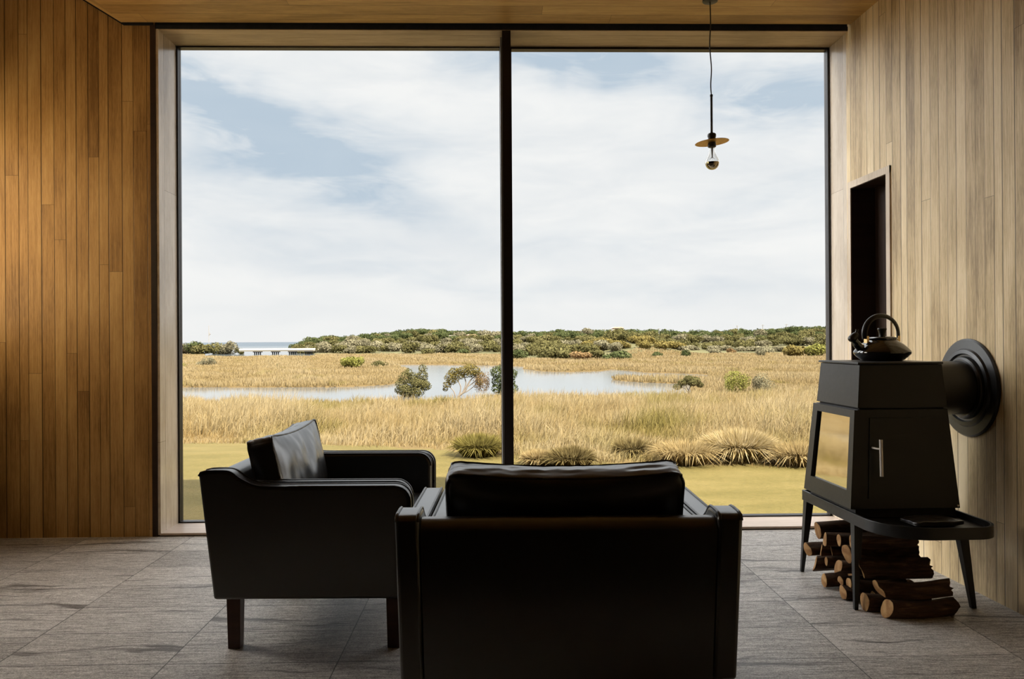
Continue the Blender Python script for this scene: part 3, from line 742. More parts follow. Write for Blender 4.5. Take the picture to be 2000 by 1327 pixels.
def ground(x, y):
    x = np.asarray(x, float); y = np.asarray(y, float); px = pxof(x, y)
    base = -.10 - .0665*np.clip(y-8.6, 0, 40.5)
    base = base + np.clip((y-11)/8, 0, 1)*np.clip((52-y)/10, 0, 1)*(.10*np.sin(x*.8+y*.35)+.07*np.sin(x*1.9-y*.9+1)+.05*np.sin(y*1.3+x*.3))
    rise = np.interp(px, [900, 990, 1300, 1700], [0, .35, .25, .45])*np.clip((y-14)/20, 0, 1)*np.clip((56-y)/8, 0, 1)
    base = base + rise*.6
    far = -2.88 + .05*np.sin(x*.21+1)*np.sin(y*.13)+.03*np.sin(x*.5+y*.31)
    z = np.where(y > 49.1, far, base)
    yr = np.interp(px, RIDGE_X, RIDGE_Y); fd = np.interp(px, FOOT_X, FOOT_D)
    top = CAM_H + (HZ(px)-yr)/F_PX*RD - 3.6
    t = sst((y-fd)/(RD-fd))*np.where(px < 575, 0, 1)
    z = z + np.maximum(top-z, 0)*t
    z = np.where(y > RD+15, z-(y-RD-15)*.08, z)
    # low olive mound in front of the hill
    mx = np.exp(-((px-1235)/85)**2-((y-215)/28)**2); z = z + 3.2*mx
    wet = inside(x, y, RIVER) | inside(x, y, SEA) | inside(x, y, CREEK)
    wet |= (px > 430) & (px < 575) & (y > 250) | (y > 430) & (px < 600)
    return np.where(wet, ZW-.18, z), wet
NA, ND = 640, 380
ang = np.linspace(-.82, .82, NA)+YAW; dist = np.concatenate([np.geomspace(4.6, 46, 120), np.geomspace(46.5, 760, ND-120)])
A, D = np.meshgrid(ang, dist); tx = np.sin(A)*D/np.cos(A-YAW); ty = np.cos(A)*D/np.cos(A-YAW)
tz, wet = ground(tx, ty)
V = np.stack([tx.ravel(), ty.ravel(), tz.ravel()], 1)
i = np.arange(ND-1)[:, None]*NA+np.arange(NA-1)[None, :]
Q = np.stack([i, i+1, i+NA+1, i+NA], -1).reshape(-1, 4)
# zone: 0 lawn, .5 field, 1 scrub floor
px = pxof(tx, ty)
LAWN_X = [300, 350, 480, 600, 700, 850, 930, 990, 1060, 1160, 1330, 1480, 1600, 1750]
LAWN_Y = [851, 850, 849, 850, 862, 872, 884, 893, 900, 905, 906, 909, 914, 918]
lawn_d = lambda p: 1.2*F_PX/(np.interp(p, LAWN_X, LAWN_Y)-HZ(p))
fd = np.interp(px, FOOT_X, FOOT_D)
zone = np.where(ty < lawn_d(px)+.25*np.sin(tx*3)+.15*np.sin(tx*7.7), 0., .5)
zone = np.where((ty > fd-4) & (px > 575), 1., zone)
me = mesh_np('marsh_land', V, Q.ravel(), np.full(len(Q), 4), zone.ravel())
def land_mat():
    t = NT('marsh_ground'); a = t.n('Attribute', attribute_name='tint').outputs['Fac']
    p = t.n('NewGeometry').outputs['Position']; s = t.sep(p)
    n1 = t.noise(p, 1.6, 4, .6); n2 = t.noise(p, 34, 4, .7); n3 = t.noise(t.comb(s[0], t.math('MULTIPLY', s[1], .4), 0), .12, 4, .6)
    n4 = t.noise(t.comb(s[0], t.math('MULTIPLY', s[1], 2.2), 0), .8, 3, .6)
    lawn = t.ramp(t.math('ADD', t.math('MULTIPLY', n4, .75), t.math('MULTIPLY', n2, .25)), [(.3, kg(.33, .285, .085)), (.5, kg(.47, .39, .145)), (.68, kg(.62, .50, .22))])
    lawn = t.mix(t.rng(n2, .35, .75, .3, 0), lawn, kg(.16, .15, .04))
    field = t.ramp(t.math('ADD', t.math('MULTIPLY', n3, .8), t.math('MULTIPLY', n1, .2)), [(.3, kg(.40, .30, .12)), (.5, kg(.58, .43, .21)), (.7, kg(.72, .56, .32))])
    scrub = t.ramp(t.noise(p, .12, 4, .6), [(.3, (.03, .028, .012)), (.7, (.09, .08, .035))])
    field = t.mix(t.rng(s[1], 12, 30, .35, .62), field, kg(.32, .22, .10))  # shade under grass and reeds put into the ground as darker brown
    col = t.mix(t.rng(a, .1, .4), lawn, field); col = t.mix(t.rng(a, .6, .9), col, scrub)
    return t.pbr(col, .95, 0, t.bump(n2, .6, .03), .1)
land = obj('land', me, land_mat(), None, 60); tag(land, 'lawn and golden marsh stretching to the low hill', None, None, 'structure')
def water_mat():
    t = NT('still_water'); p = t.n('NewGeometry').outputs['Position']; s = t.sep(p)
    nz = t.noise(t.comb(t.math('MULTIPLY', s[0], .6), t.math('MULTIPLY', s[1], 1.4), 0), 1, 3, .6)
    far = t.rng(s[1], 300, 900)
    col = t.mix(far, (.06, .068, .072), (.02, .03, .04))
    return t.pbr(col, t.rng(far, 0, 1, .10, .45), 0, t.bump(nz, .12, .05), t.rng(far, 0, 1, .5, .28))
bm = bmesh.new(); vs = [bm.verts.new(p) for p in ((-6000, 40, ZW), (6000, 40, ZW), (14000, 26000, ZW), (-14000, 26000, ZW))]; bm.faces.new(vs)
tag(obj('water', bm, water_mat(), None, 0), 'pale river bends and the sea on the horizon', None, None, 'structure')

# ---- blades
rg = np.random.default_rng(11)
def blades(x, y, z, h, w, lean, azi, tint, curl=.35):
    """one bent blade per entry: two quads' worth of taper, 5 verts, 2 faces"""
    n = len(x); dx, dy = np.cos(azi), np.sin(azi)
    fa = rg.uniform(0, 2*PI, n); wx, wy = np.cos(fa)*w/2, np.sin(fa)*w/2
    b = np.stack([x, y, z], 1); mid = b+np.stack([dx*h*lean*.45, dy*h*lean*.45, h*.58*np.sqrt(np.clip(1-(lean*.6)**2, .1, 1))], 1)
    tip = b+np.stack([dx*h*lean, dy*h*lean, h*np.sqrt(np.clip(1-lean**2, .03, 1))*(1-curl*lean*.4)], 1)
    W = np.stack([wx, wy, np.zeros(n)], 1)
    V = np.stack([b-W, b+W, mid+W*.8, mid-W*.8, tip], 1).reshape(-1, 3)
    k = np.arange(n)*5
    L = np.stack([k, k+1, k+2, k+3, k+3, k+2, k+4], 1).ravel(); S = np.tile([4, 3], n)
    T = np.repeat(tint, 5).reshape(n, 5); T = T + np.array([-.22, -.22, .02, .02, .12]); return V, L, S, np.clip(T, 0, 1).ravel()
# tall dry grass on the near bank
N = 210000
p_ = rg.uniform(200, 1800, N); ld_ = lawn_d(p_)
d_ = np.exp(rg.uniform(0, 1, N)**1.0*np.log(57/ld_))*ld_
cx_ = (p_-1000)/F_PX*d_; gx = cx_*math.cos(YAW)+d_*math.sin(YAW); gy = -cx_*math.sin(YAW)+d_*math.cos(YAW)
gx += rg.normal(0, .1, N); gy += rg.normal(0, .12, N)
gz, gw = ground(gx, gy)
cl = np.sin(gx*2.1+gy*.7)+np.sin(gx*.9-gy*1.7+2)+np.sin(gx*4.3+gy*3.1)*.6      # clumpy
cl2 = np.sin(gx*.55+gy*.21+1)+np.sin(gx*.31-gy*.5)
keep = (~gw) & (rg.uniform(-2.2, 1.5, N) < cl+.8) & (gy > 5)
gx, gy, gz, cl, cl2 = gx[keep], gy[keep], gz[keep], cl[keep], cl2[keep]; n = len(gx)
edge = np.clip((gy-lawn_d(pxof(gx, gy)))/2.5, .25, 1)
h = (.34+.09*cl+.06*cl2)*edge*rg.uniform(.65, 1.35, n); h = np.clip(h, .08, .8)
w = .0065+.00042*gy
tint = np.clip(.5+.13*cl+.10*cl2+rg.normal(0, .18, n), 0, 1)
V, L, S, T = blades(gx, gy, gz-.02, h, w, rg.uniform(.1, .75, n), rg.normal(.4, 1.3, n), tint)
tag(obj('tall_grass', mesh_np('tall_grass', V, L, S, T), M['grass'], None, 0), 'dry golden grass growing on the near bank beyond the lawn', 'grass', None, 'stuff')
# reeds of the marsh beyond the river
N = 330000
p_ = rg.uniform(-60, 1860, N); d_ = np.exp(rg.uniform(math.log(58), math.log(262), N))
cx_ = (p_-1000)/F_PX*d_; gx = cx_*math.cos(YAW)+d_*math.sin(YAW); gy = -cx_*math.sin(YAW)+d_*math.cos(YAW)
gz, gw = ground(gx, gy); fdd = np.interp(p_, FOOT_X, FOOT_D)
keep = (~gw) & (gy < np.where(p_ > 575, fdd+6, 262)); gx, gy, gz = gx[keep], gy[keep], gz[keep]; n = len(gx)
cl = np.sin(gx*.37+gy*.11)+np.sin(gx*.13-gy*.29+2)+np.sin(gx*1.1+gy*.6)*.5
h = np.clip((.42+.09*cl)*rg.uniform(.6, 1.3, n), .12, 1.0); w = .03+.0007*gy
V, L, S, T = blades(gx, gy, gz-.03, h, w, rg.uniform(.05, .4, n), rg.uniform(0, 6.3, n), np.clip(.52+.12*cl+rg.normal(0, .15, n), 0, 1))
tag(obj('marsh_reeds', mesh_np('marsh_reeds', V, L, S, T), M['reed'], None, 0), 'straw coloured reeds covering the marsh beyond the river', 'reeds', None, 'stuff')

# ---- tussocks (each a thing)
def tussock(px, py, wpx, hpx, kind, nb, label, droop=.75):
    """base point at pixel, sized in metres from its distance"""
    d0 = 10.
    for _ in range(40):
        q = survey(px, py, Y=d0); g = float(ground(q[0], q[1])[0]); q = survey(px, py, z=g); d0 = .5*d0+.5*max(6, min(60, q[1]))
    q = survey(px, py, z=float(ground(*survey(px, py, Y=d0)[:2])[0]))
    s = q[1]/F_PX; R = wpx/2*s; H = hpx*s
    a = rg.uniform(0, 2*PI, nb); u = rg.uniform(0, 1, nb)**.6; br = .55*R*np.sqrt(rg.uniform(0, 1, nb))
    bx, by = br*np.cos(a), br*np.sin(a)
    lean = np.clip(br/(.55*R)*droop*1.12+rg.normal(0, .16, nb), .02, .975)
    ln = np.minimum(H*rg.uniform(.65, 1.1, nb)*1.1/np.sqrt(np.clip(1-lean**2, .3, 1)), R*1.05)
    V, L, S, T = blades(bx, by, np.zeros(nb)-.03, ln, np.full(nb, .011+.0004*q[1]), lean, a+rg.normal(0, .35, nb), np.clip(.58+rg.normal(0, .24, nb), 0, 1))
    o = obj('tussock_grass', mesh_np('tussock_grass', V, L, S, T), TUFT[kind], None, 0)
    o.location = q; return tag(o, label, 'grass tussock', 'tussocks at the lawn edge')
for args in [
 (935, 890, 100, 62, 'green', 1500, 'green rounded tussock at the lawn edge just left of the mullion'),
 (1115, 912, 98, 62, 'dark', 1100, 'dark spiky tussock rising behind the top of the near armchair'),
 (1237, 890, 84, 42, 'dark', 800, 'low dark tussock left of the big blond tussock'),
 (1443, 899, 140, 74, 'blond', 3000, 'largest pale blond tussock with drooping blades near the stove'),
 (1488, 856, 84, 46, 'green', 1200, 'green tussock just behind the big blond tussock'),
 (1556, 854, 78, 46, 'green', 1200, 'green tussock closest to the stove door'),
 (1052, 906, 70, 60, 'straw', 900, 'straw coloured tuft just right of the mullion'),
 (1236, 830, 70, 40, 'straw', 700, 'pale upright tuft in mid field with dark base'),
 (1335, 842, 56, 26, 'dark', 450, 'small dark tuft in the field above the low dark tussock'),
 (1378, 822, 60, 26, 'dark', 450, 'dark tuft up the slope left of the green tussocks'),
 (865, 798, 60, 26, 'green', 600, 'green tuft below the small bushy tree'),
 (600, 838, 50, 34, 'green', 500, 'green tuft in the grass above the sideways armchair cushion'),
 (1340, 905, 130, 46, 'straw', 1300, 'soft pale tuft at the lawn edge left of the blond tussock'),
 (1560, 908, 110, 56, 'straw', 1100, 'soft grey straw tuft at the lawn edge beside the stove glass'),
 ]: tussock(*args)

# ---- leafy masses
def leaf_cards(C, Nn, size, tint):
    n = len(C); a = rg.normal(0, 1, (n, 3)); t1 = np.cross(Nn, a); t1 /= np.linalg.norm(t1, axis=1, keepdims=True)+1e-9; t2 = np.cross(Nn, t1)
    s = (size*rg.uniform(.6, 1.3, n))[:, None]
    V = np.stack([C-t1*s*.5, C+t2*s*.28, C+t1*s*.5, C-t2*s*.28], 1).reshape(-1, 3)
    k = np.arange(n)*4; L = np.stack([k, k+1, k+2, k+3], 1).ravel()
    return V, L, np.full(n, 4), np.repeat(np.clip(tint, 0, 1), 4)
def crown_points(n, lobes):
    """lobes: (cx,cy,cz,rx,ry,rz)"""
    lob = np.array(lobes); vol = (lob[:, 3]*lob[:, 4]+lob[:, 3]*lob[:, 5]); pick = rg.choice(len(lob), n, p=vol/vol.sum())
    v = rg.normal(0, 1, (n, 3)); v /= np.linalg.norm(v, axis=1, keepdims=True); r = rg.uniform(.55, 1.0, n)**.5
    C = lob[pick, :3]+v*lob[pick, 3:6]*r[:, None]
    Nn = v+rg.normal(0, .45, (n, 3)); Nn /= np.linalg.norm(Nn, axis=1, keepdims=True)
    return C, Nn, .5+rg.normal(0, .13, n)+.10*(rg.uniform(-1, 1, len(lob))[pick])
def crown_mesh(name, n, lobes, size, zmin=0.0):
    C, Nn, t = crown_points(n, lobes); k = C[:, 2] > zmin; return mesh_np(name, *leaf_cards(C[k], Nn[k], size, t[k]))
def lobes_dome(k, R, H, seed, flat=1.0):
    g = random.Random(seed); L = [(0, 0, H*.45, R*.62, R*.62, H*.5)]
    for i in range(k):
        a = g.uniform(0, 2*PI); q = g.uniform(.25, .72)*R; r = g.uniform(.28, .46)*R
        L.append((q*math.cos(a), q*math.sin(a), g.uniform(.25, .72)*H*(1-.35*(q/R)**2), r, r, g.uniform(.24, .36)*H))
    return L
# hill woodland: individual crowns, repeated meshes
PROTO = [crown_mesh('crown', 900, lobes_dome(8, 1.0, 1.0, s), .20, -.05) for s in range(6)]
HILL = []
def place_on(px, d):
    c = (px-1000)/F_PX*d; x = c*math.cos(YAW)+d*math.sin(YAW); y = -c*math.sin(YAW)+d*math.cos(YAW)
    return x, y, float(ground(x, y)[0])
KINDS = {
 'ridge': ('deep', 'dark green tree along the top of the distant hill', 'trees on the hill ridge'),
 'slope': ('olive', 'olive green tree on the face of the distant hill', 'olive trees on the hill face'),
 'greys': ('grey', 'greyish brown bush on the face of the distant hill', 'grey bushes on the hill face'),
 'golds': ('gold', 'golden olive bush on the mound in front of the hill', 'golden bushes on the mound'),
 'greyfoot': ('grey', 'grey bush at the foot of the hill right of the mound', 'grey bushes right of the mound'),
}
meshcache = {}
def hill_tree(kind, px, d, r, hgt):
    key, lab, grp = KINDS[kind]; k = rnd.randrange(6)
    if (k, key) not in meshcache:
        m = PROTO[k].copy(); m.materials.append(LEAF[key]); meshcache[(k, key)] = m
    x, y, z = place_on(px, d)
    if z < -3.2: return
    o = bpy.data.objects.new('hill_tree' if kind in ('ridge', 'slope') else 'scrub_bush', meshcache[(k, key)]); COL.objects.link(o)
    o.location = (x, y, z-.15); o.scale = (r, r, hgt); o.rotation_euler = (0, 0, rnd.uniform(0, 6.28))
    tag(o, lab, 'tree' if kind in ('ridge', 'slope') else 'bush', grp)
px = 578
while px < 1650:                                                     # ridge line
    hill_tree('ridge', px, RD+rnd.uniform(-14, 8), rnd.uniform(3.2, 4.6), rnd.uniform(3.4, 4.6)); px += rnd.uniform(11, 17)
for row in range(5):
    px = 582+rnd.uniform(0, 15)
    while px < 1650:
        f0 = float(np.interp(px, FOOT_X, FOOT_D)); d = f0+8+(RD-f0-20)*((row+rnd.uniform(.1, .9))/5)
        r = rnd.uniform(2.6, 4.0)*(.75+.25*d/300)
        lowk = px > 1330 and row == 0
        k = 'greys' if rnd.random() < (.40 if px < 985 else .22) else 'slope'
        if row >= 3 and rnd.random() < .5: k = 'ridge'
        if not lowk: hill_tree(k, px, d, r, r*rnd.uniform(.85, 1.15))
        px += rnd.uniform(17, 27)
for k in range(26):                                                  # the golden mound
    a = rnd.uniform(-1, 1); hill_tree('golds', 1235+a*95, 215+rnd.uniform(-20, 26), rnd.uniform(2.2, 3.2), rnd.uniform(1.9, 2.7))
for k in range(22): hill_tree('greyfoot', rnd.uniform(1290, 1600), rnd.uniform(216, 246), rnd.uniform(2.0, 3.2), rnd.uniform(1.3, 2.1))

def shrub(px, py, wpx, hpx, kind, n, label, name='shrub', lobes=9, leaf=.14, cat='shrub', grp=None, Yfix=None):
    """single bush standing at a surveyed foot point"""
    z = -2.76; q = survey(px, py, z=z) if Yfix is None else survey(px, py, Y=Yfix)
    for _ in range(6): q = survey(px, py, z=float(ground(q[0], q[1])[0])) if Yfix is None else q
    s = q[1]/F_PX; R = wpx/2*s; H = hpx*s
    o = obj(name, crown_mesh(name, n, lobes_dome(lobes, R, H, int(px*7+py)), leaf*max(R, .4), -.05), LEAF[kind], None, 0)
    o.location = (q[0], q[1], float(ground(q[0], q[1])[0])-.05 if Yfix is None else q[2]); return tag(o, label, cat, grp)
SH = 'shrubs in the marsh'
shrub(684, 719, 62, 25, 'lime', 1600, 'bright green spreading bush on the marsh left of the small bushy tree', grp=SH)
shrub(738, 718, 46, 14, 'olive', 800, 'low dark green bush adjoining the bright spreading bush', grp=SH)
shrub(406, 716, 42, 20, 'grey', 900, 'windswept grey bush on the marsh at the left', grp=SH)
shrub(357, 719, 18, 12, 'lime', 400, 'small green bush by the left window edge', grp=SH)
shrub(543, 720, 10, 12, 'deep', 250, 'tiny dark bush alone on the pale marsh', grp=SH)
for (a, b, w_, h_, kd, lab) in [(362, 692, 46, 24, 'grey', 'greyish bush at the left end of the clump by the bridge'), (394, 693, 52, 22, 'olive', 'low olive bush in the clump left of the bridge'), (425, 693, 42, 26, 'olive', 'rounded olive bush in the middle of the clump left of the bridge'), (452, 693, 44, 29, 'grey', 'tallest bush of the clump, closest to the bridge'), (378, 692, 40, 27, 'deep', 'dark bush at the back of the clump left of the bridge'), (470, 693, 20, 14, 'olive', 'small bush right beside the bridge end')]:
    shrub(a, b, w_, h_, kd, 1100, lab, leaf=.2, grp='clump left of the bridge')
for (a, b, w_, h_, kd, lab) in [(1013, 703, 44, 22, 'deep', 'dark bush just right of the mullion at the foot of the hill'), (1085, 702, 76, 26, 'olive', 'wide dark bush at the water side right of the mullion'), (1130, 703, 50, 18, 'brown', 'brown bush beside the wide dark bush'), (1168, 702, 44, 20, 'olive', 'olive bush at the left foot of the golden mound'), (1208, 702, 60, 18, 'deep', 'dark green bush under the golden mound'),
   (1283, 698, 26, 12, 'deep', 'small dark bush alone on the marsh right of the mound'), (1341, 698, 28, 17, 'deep', 'round dark bush alone on the far marsh'), (1406, 687, 20, 8, 'deep', 'low dark bush near the far grey bushes'), (1426, 691, 24, 12, 'brown', 'brownish bush on the far marsh'), (1486, 696, 24, 15, 'grey', 'pale grey-green bush on the far marsh'), (1550, 697, 56, 25, 'gold', 'wide yellow-green bush on the far marsh'), (1596, 697, 50, 28, 'lime', 'yellow bush next to the stove top at the right pane edge'), (906, 691, 30, 10, 'deep', 'low dark bush at the hill foot left of the mullion'), (836, 692, 34, 13, 'olive', 'dark bush at the hill foot above the river bend')]:
    shrub(a, b, w_, h_, kd, 1000, lab, leaf=.2, grp='bushes on the far marsh')

def tree(name, base, stems, crowns, kind, n, leaf, label, grp, mats='trunk'):
    """trunk tubes + a crown, metres relative to base"""
    root = thing(name, label, 'tree', base, 0, grp)
    bm = bmesh.new(); tube(bm, [(0, 0, -.6), (0, 0, .05)], stems[0][1], 7)
    for path, r0, r1 in stems:
        P = spline(path, 5); tube(bm, P, [r0+(r1-r0)*k/(len(P)-1) for k in range(len(P))], 7)
    obj('trunk', bm, M[mats], root, 60)
    obj('crown', crown_mesh('crown', n, crowns, leaf, .1), LEAF[kind], root, 0)
    return root
def base_at(px, py):
    q = survey(px, py, Y=45.)
    for _ in range(30):
        g = float(ground(q[0], q[1])[0]); q2 = survey(px, py, z=g); d0 = .5*q[1]+.5*max(10, min(58, q2[1])); q = survey(px, py, Y=d0)
    return (q[0], q[1], float(ground(q[0], q[1])[0])), q[1]/F_PX
b, s = base_at(806, 779)
g = random.Random(3)
cr = [(g.uniform(-26, 26)*s, g.uniform(-18, 18)*s, z*s, 12*s, 12*s, 9*s) for z in (10, 10, 16, 18, 22, 26, 30, 34)] + [(-14*s, 0, 42*s, 15*s, 13*s, 13*s), (-24*s, 2*s, 30*s, 11*s, 10*s, 10*s), (-8*s, 0, 52*s, 9*s, 9*s, 9*s), (19*s, 0, 46*s, 12*s, 11*s, 12*s), (20*s, 1*s, 60*s, 9*s, 9*s, 10*s), (24*s, 0, 30*s, 10*s, 10*s, 10*s), (2*s, 0, 30*s, 20*s, 14*s, 14*s), (4*s, 0, 42*s, 13*s, 12*s, 12*s), (0, -5*s, 16*s, 26*s, 14*s, 13*s)]
tree('bushy_tree', b, [(((0, 0, -.1), (.1, 0, .8), (-.4*1, 0, 48*s)), .08, .02), (((0, 0, .1), (.3, 0, .9), (20*s, 0, 62*s)), .06, .02)], cr, 'olive', 6000, .13, 'small bushy tree standing on the near bank in front of the river', 'trees on the near bank')
b, s = base_at(890, 764)
S = lambda *p: tuple((x*s, y*s, z*s) for x, y, z in p)
cr = [(-10*s, 0, 42*s, 13*s, 12*s, 11*s), (-2*s, 4*s, 52*s, 15*s, 12*s, 10*s), (-17*s, 0, 28*s, 9*s, 8*s, 7*s), (-20*s, 2*s, 20*s, 6*s, 6*s, 5*s), (16*s, 3*s, 55*s, 18*s, 13*s, 9*s), (34*s, 0, 56*s, 16*s, 13*s, 9*s), (44*s, 4*s, 48*s, 12*s, 11*s, 9*s), (28*s, 6*s, 63*s, 14*s, 11*s, 6*s), (46*s, 0, 34*s, 8*s, 8*s, 8*s), (4*s, 2*s, 46*s, 16*s, 10*s, 9*s), (24*s, 0, 50*s, 18*s, 10*s, 9*s), (-6*s, 0, 36*s, 12*s, 9*s, 8*s)]
tree('leaning_tree', b, [(S((0, 0, -3), (6, 0, 6), (18, 0, 16), (26, 0, 32), (34, 0, 42), (50, 0, 52)), 2.6*s, .8*s), (S((0, 0, 0), (-3, 0, 14), (-12, 0, 24), (-20, 0, 26)), 1.3*s, .5*s), (S((6, 0, 6), (10, 1, 22), (4, 1, 36), (-8, 0, 46)), 1.6*s, .5*s), (S((14, 0, 13), (20, 1, 30), (16, 1, 46), (14, 0, 56)), 1.5*s, .5*s), (S((22, 0, 24), (32, 1, 30), (44, 1, 40)), 1.3*s, .5*s), (S((10, 0, 10), (20, 0, 14), (32, 0, 22), (44, 0, 32)), 1.3*s, .5*s)], cr, 'gold', 3600, .12, 'leaning tree with bare pale trunks and thin crown beside the mullion', 'trees on the near bank')
b, s = base_at(972, 772)
cr = [(x*s, y*s, z*s, r*s, r*s, r*.85*s) for x, y, z, r in ((0, 0, 52, 15), (14, 0, 58, 14), (26, 0, 48, 14), (2, 3, 34, 15), (18, 0, 34, 17), (-2, 0, 20, 11), (14, 0, 16, 15), (28, 0, 20, 13), (6, 0, 8, 11))]
tree('dark_tree', b, [(((0, 0, -.1), (.3, 0, .8), (.4, 0, 45*s)), .09, .03)], cr, 'deep', 3600, .14, 'dark leafy tree partly behind the mullion', 'trees on the near bank')
q = base_at(942, 768)
shrub(942, 768, 46, 45, 'brown', 1800, 'brown twiggy shrub between the leaning tree and the dark tree', leaf=.10, grp='shrubs on the near bank', Yfix=q[0][1])
b = tuple(survey(1345, 768, Y=43.)); s = 43./F_PX
cr = [(x*s, y*s, z*s, r*s, r*s, r*.7*s) for x, y, z, r in ((-22, 0, 12, 9), (-12, 0, 20, 10), (2, 2, 26, 12), (14, 0, 24, 11), (22, 0, 16, 8), (6, -6, 20, 10))]
tree('small_tree', b, [(S((0, 0, -2), (1, 0, 8), (10, 0, 22)), 1.2*s, .5*s), (S((0, 0, 0), (-8, 0, 9), (-18, 0, 14)), .9*s, .4*s), (S((0, 0, 4), (-5, 0, 14), (-4, 0, 24)), .9*s, .4*s)], cr, 'olive', 2400, .09, 'small round-topped tree alone at the water edge on the right', 'trees on the near bank')
q = base_at(1436, 770)
shrub(1436, 770, 64, 50, 'lime', 2600, 'yellow-green shrub at the right of the near bank', leaf=.10, grp='shrubs on the near bank', Yfix=q[0][1])
shrub(1489, 771, 60, 46, 'grey', 2200, 'grey twiggy shrub adjoining the yellow-green shrub', leaf=.10, grp='shrubs on the near bank', Yfix=q[0][1]-.3)

# ---- bridge
B0 = survey(470, 688, Y=262.); B1 = survey(614, 688, Y=262.)
BR = thing('road_bridge', 'long low white road bridge over the river mouth', 'bridge', (B0[0], B0[1], ZW))
Lb = B1[0]-B0[0]; u = 262/F_PX
zd = survey(540, 684.5, Y=262.)[2]-ZW
obj('deck', boxes((0, Lb, -1.5, 1.5, zd-.35, zd+.10)), M['concrete'], BR, 0)
obj('railing', boxes((0, Lb, -1.6, -1.45, zd+.05, zd+.62), (0, Lb, 1.45, 1.6, zd+.05, zd+.62)), M['railing'], BR, 0)
for cpx in (503.5, 538.5, 571.5, 603.0):
    x = survey(cpx, 690, Y=262.)[0]-B0[0]; bm = boxes((x-1.25, x+1.25, -1.2, 1.2, zd-.65, zd-.352))
    for k in range(4): box(bm, x-1.0+k*.62-.14, x-1.0+k*.62+.14, -.2, .2, -.6, zd-.65)
    obj('pier', bm, M['pier'], BR, 0)
# ---- masts, poles, houses
def pole(px, pyb, pyt, Y, label, mast=False):
    b = survey(px, pyb, Y=Y); t = survey(px, pyt, Y=Y); H = t[2]-b[2]
    r = thing('antenna_mast' if mast else 'power_pole', label, 'mast' if mast else 'pole', tuple(b), 0, None if mast else 'power poles along the ridge')
    bm = bmesh.new(); tube(bm, [(0, 0, -3), (0, 0, H)], .14 if not mast else .10, 6); obj('shaft', bm, M['polewood'], r, 60)
    if not mast: obj('crossarm', boxes((-.8, .8, -.08, .08, H*.88, H*.88+.16)), M['polewood'], r, 0)
    else:
        bm = bmesh.new(); tube(bm, [(0, 0, H*.5), (.7, 0, H*.56)], .16, 6); tube(bm, [(.2, 0, H*.45), (.2, 0, H*.62)], .14, 6); obj('antenna', bm, M['polewood'], r, 60)
pole(408, 673, 636, 300, 'thin antenna mast rising above the clump left of the bridge', True)
for px_, a, b_, lab in ((1031, 656, 646, 'white power pole on the hill nearest to the mullion'), (1181, 652, 643, 'power pole left of the hilltop house'), (1287, 651, 642, 'power pole above the golden mound'), (1440, 651, 636, 'power pole with crossarm third from the right pane edge'), (1490, 652, 634, 'tallest power pole on the ridge'), (1536, 646, 633, 'rightmost power pole on the ridge')):
    pole(px_, a, b_, RD-14, lab)
def house(px, py, wpx, hpx, roofm, label, Y=RD-16):
    q = survey(px, py, Y=Y); s = Y/F_PX; W_, H_ = wpx*s, hpx*s
    r = thing('house', label, 'house', tuple(q), 0, 'houses on the hill')
    obj('walls', boxes((-W_/2, W_/2, 0, 4, -2.5, H_*.62)), M['render_white'], r, 0)
    bm = bmesh.new(); prism(bm, [(-W_/2-.3, H_*.62), (W_/2+.3, H_*.62), (W_/2-.8, H_), (-W_/2+.8, H_)], lambda a, b, h: (a, h, b), -.3, 4.3); obj('roof', bm, M[roofm], r, 0)
    obj('window', boxes((-W_*.3, W_*.3, -.03, .02, .1, H_*.45)), M['dark_window'], r, 0)
house(882, 662, 18, 7, 'render_white', 'small white house low on the hill left of the mullion', RD-40)
house(921, 659, 20, 6, 'roof_red', 'house with reddish roof on the hill near the mullion', RD-40)
house(1207, 645.5, 22, 6.5, 'roof_red', 'house on the hilltop right of the mullion', RD-4)

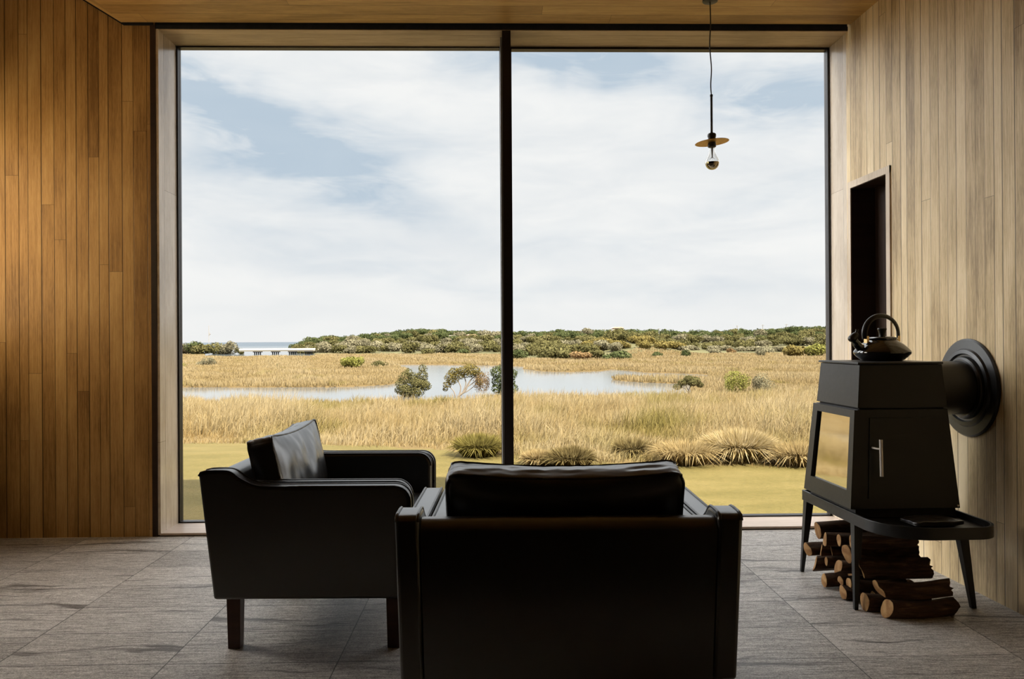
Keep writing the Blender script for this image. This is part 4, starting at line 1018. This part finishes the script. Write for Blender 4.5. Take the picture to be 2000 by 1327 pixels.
# ------------------------------------------------------------------ sky and light
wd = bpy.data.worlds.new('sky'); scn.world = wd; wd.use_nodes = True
class WT(NT):
    def __init__(s, t): s.t = t; t.nodes.clear(); s.out = t.nodes.new('ShaderNodeOutputWorld')
t = WT(wd.node_tree)
dv = t.n('TexCoord').outputs['Generated']; s = t.sep(dv)
az = t.math('ARCTAN2', s[0], s[1]); el = t.math('ARCSINE', s[2])
wx = t.noise(t.comb(t.math('MULTIPLY', az, 5), t.math('MULTIPLY', el, 9), 0), 1, 4, .55)
wy = t.noise(t.comb(t.math('MULTIPLY', az, 5), t.math('MULTIPLY', el, 9), 7.7), 1, 4, .55)
au = t.math('ADD', az, t.math('MULTIPLY', t.math('SUBTRACT', wx, .5), .16)); ev = t.math('ADD', el, t.math('MULTIPLY', t.math('SUBTRACT', wy, .5), .10))
tot = None
for (px_, py_, a, b, rot, k) in [(420, 222, 120, 44, -24, 1.15), (560, 292, 160, 46, -24, 1.1), (745, 290, 150, 34, -10, .4), (470, 335, 130, 30, -12, .6), (660, 345, 110, 36, -18, .6), (600, 405, 260, 30, -6, .35), (1120, 130, 130, 40, 3, 1.15), (1250, 118, 90, 30, -4, .7), (1480, 205, 150, 34, -8, .8), (1570, 250, 120, 40, 4, .9), (1600, 175, 90, 50, 0, .6), (880, 120, 90, 34, -30, .5), (560, 480, 220, 24, -6, .3), (1330, 560, 220, 20, 0, .25), (780, 540, 260, 22, -4, .25), (1500, 400, 160, 25, 6, .3), (1150, 470, 200, 22, -4, .2)]:
    c0 = (px_-1000)/F_PX*(1-.03)+YAW; e0 = (665-py_)/F_PX*.99
    dx = t.math('SUBTRACT', au, c0); dy = t.math('SUBTRACT', ev, e0); cr_, sr_ = math.cos(math.radians(rot)), math.sin(math.radians(rot))
    p1 = t.math('ADD', t.math('MULTIPLY', dx, cr_*F_PX/a), t.math('MULTIPLY', dy, sr_*F_PX/a)); p2 = t.math('SUBTRACT', t.math('MULTIPLY', dy, cr_*F_PX/b), t.math('MULTIPLY', dx, sr_*F_PX/b))
    gsn = t.math('MULTIPLY', t.math('EXPONENT', t.math('MULTIPLY', t.math('ADD', t.math('MULTIPLY', p1, p1), t.math('MULTIPLY', p2, p2)), -.7)), k)
    tot = gsn if tot is None else t.math('ADD', tot, gsn)
fine = t.noise(t.comb(t.math('ADD', t.math('MULTIPLY', az, 9), t.math('MULTIPLY', el, 5)), t.math('MULTIPLY', el, 34), 1.3), 1, 6, .6, .6)
blue = t.math('MULTIPLY', tot, t.rng(fine, .36, .68, 1.2, .38), clamp=True)
gy_ = t.noise(t.comb(t.math('MULTIPLY', az, 6), t.math('MULTIPLY', el, 22), 4.2), 1, 5, .6, .5)
white = t.mix(t.rng(gy_, .35, .65), (.84, .86, .885), (.95, .95, .95))
white = t.mix(t.rng(el, .0, .12, .75, 0), white, (.92, .92, .92))
sky = t.mix(t.math('MULTIPLY', blue, .74), white, (.40, .53, .67))
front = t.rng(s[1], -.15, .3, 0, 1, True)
bst = t.math('ADD', 1.0, t.math('MULTIPLY', t.math('MULTIPLY', t.rng(el, .42, .72, 0, 1, True), front), 2.4))  # upper front sky brightened above the view to light the room
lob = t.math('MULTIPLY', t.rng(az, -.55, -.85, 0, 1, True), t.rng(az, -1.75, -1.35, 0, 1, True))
bst = t.math('ADD', bst, t.math('MULTIPLY', t.math('MULTIPLY', lob, t.rng(el, .0, .15)), 15.5))  # bright lobe added to the unseen left sky, lights the right wall
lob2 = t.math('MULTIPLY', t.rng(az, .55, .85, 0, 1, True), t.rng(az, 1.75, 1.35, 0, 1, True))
bst = t.math('ADD', bst, t.math('MULTIPLY', t.math('MULTIPLY', lob2, t.rng(el, .0, .15)), 3.0))  # weaker lobe added on the unseen right, for left lining and chair
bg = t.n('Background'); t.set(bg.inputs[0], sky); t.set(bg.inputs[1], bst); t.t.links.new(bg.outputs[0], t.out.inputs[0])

sd_ = bpy.data.lights.new('sun', 'SUN'); sd_.energy = 24.0; sd_.angle = math.radians(1.2); sd_.color = (1, .95, .86)
so = bpy.data.objects.new('sun', sd_); COL.objects.link(so)
elv = math.radians(50); dirv = Vector((-.63*math.cos(elv), .777*math.cos(elv), -math.sin(elv)))
so.rotation_euler = dirv.to_track_quat('-Z', 'Y').to_euler()
# warm lamp added in the side window for the glow on the left wall
ad = bpy.data.lights.new('side_glow_lamp', 'AREA'); ad.shape = 'RECTANGLE'; ad.size = 1.1; ad.size_y = 1.0; ad.energy = 13.5; ad.color = (1, .70, .33)
ao = bpy.data.objects.new('side_glow_lamp', ad); COL.objects.link(ao); ao.location = (XS+.03, (wy0+wy1)/2, (wz0+wz1)/2)
ao.rotation_euler = Vector((1, 0, 0)).to_track_quat('-Z', 'Z').to_euler()

scn.view_settings.view_transform = 'Standard'; scn.view_settings.look = 'None'; scn.view_settings.gamma = 1; scn.view_settings.exposure = 0
scn.view_settings.use_curve_mapping = False
scn.cycles.max_bounces = 8; scn.cycles.transparent_max_bounces = 12; scn.cycles.diffuse_bounces = 5
scn.cycles.sample_clamp_indirect = 6
scn.cycles.use_denoising = True
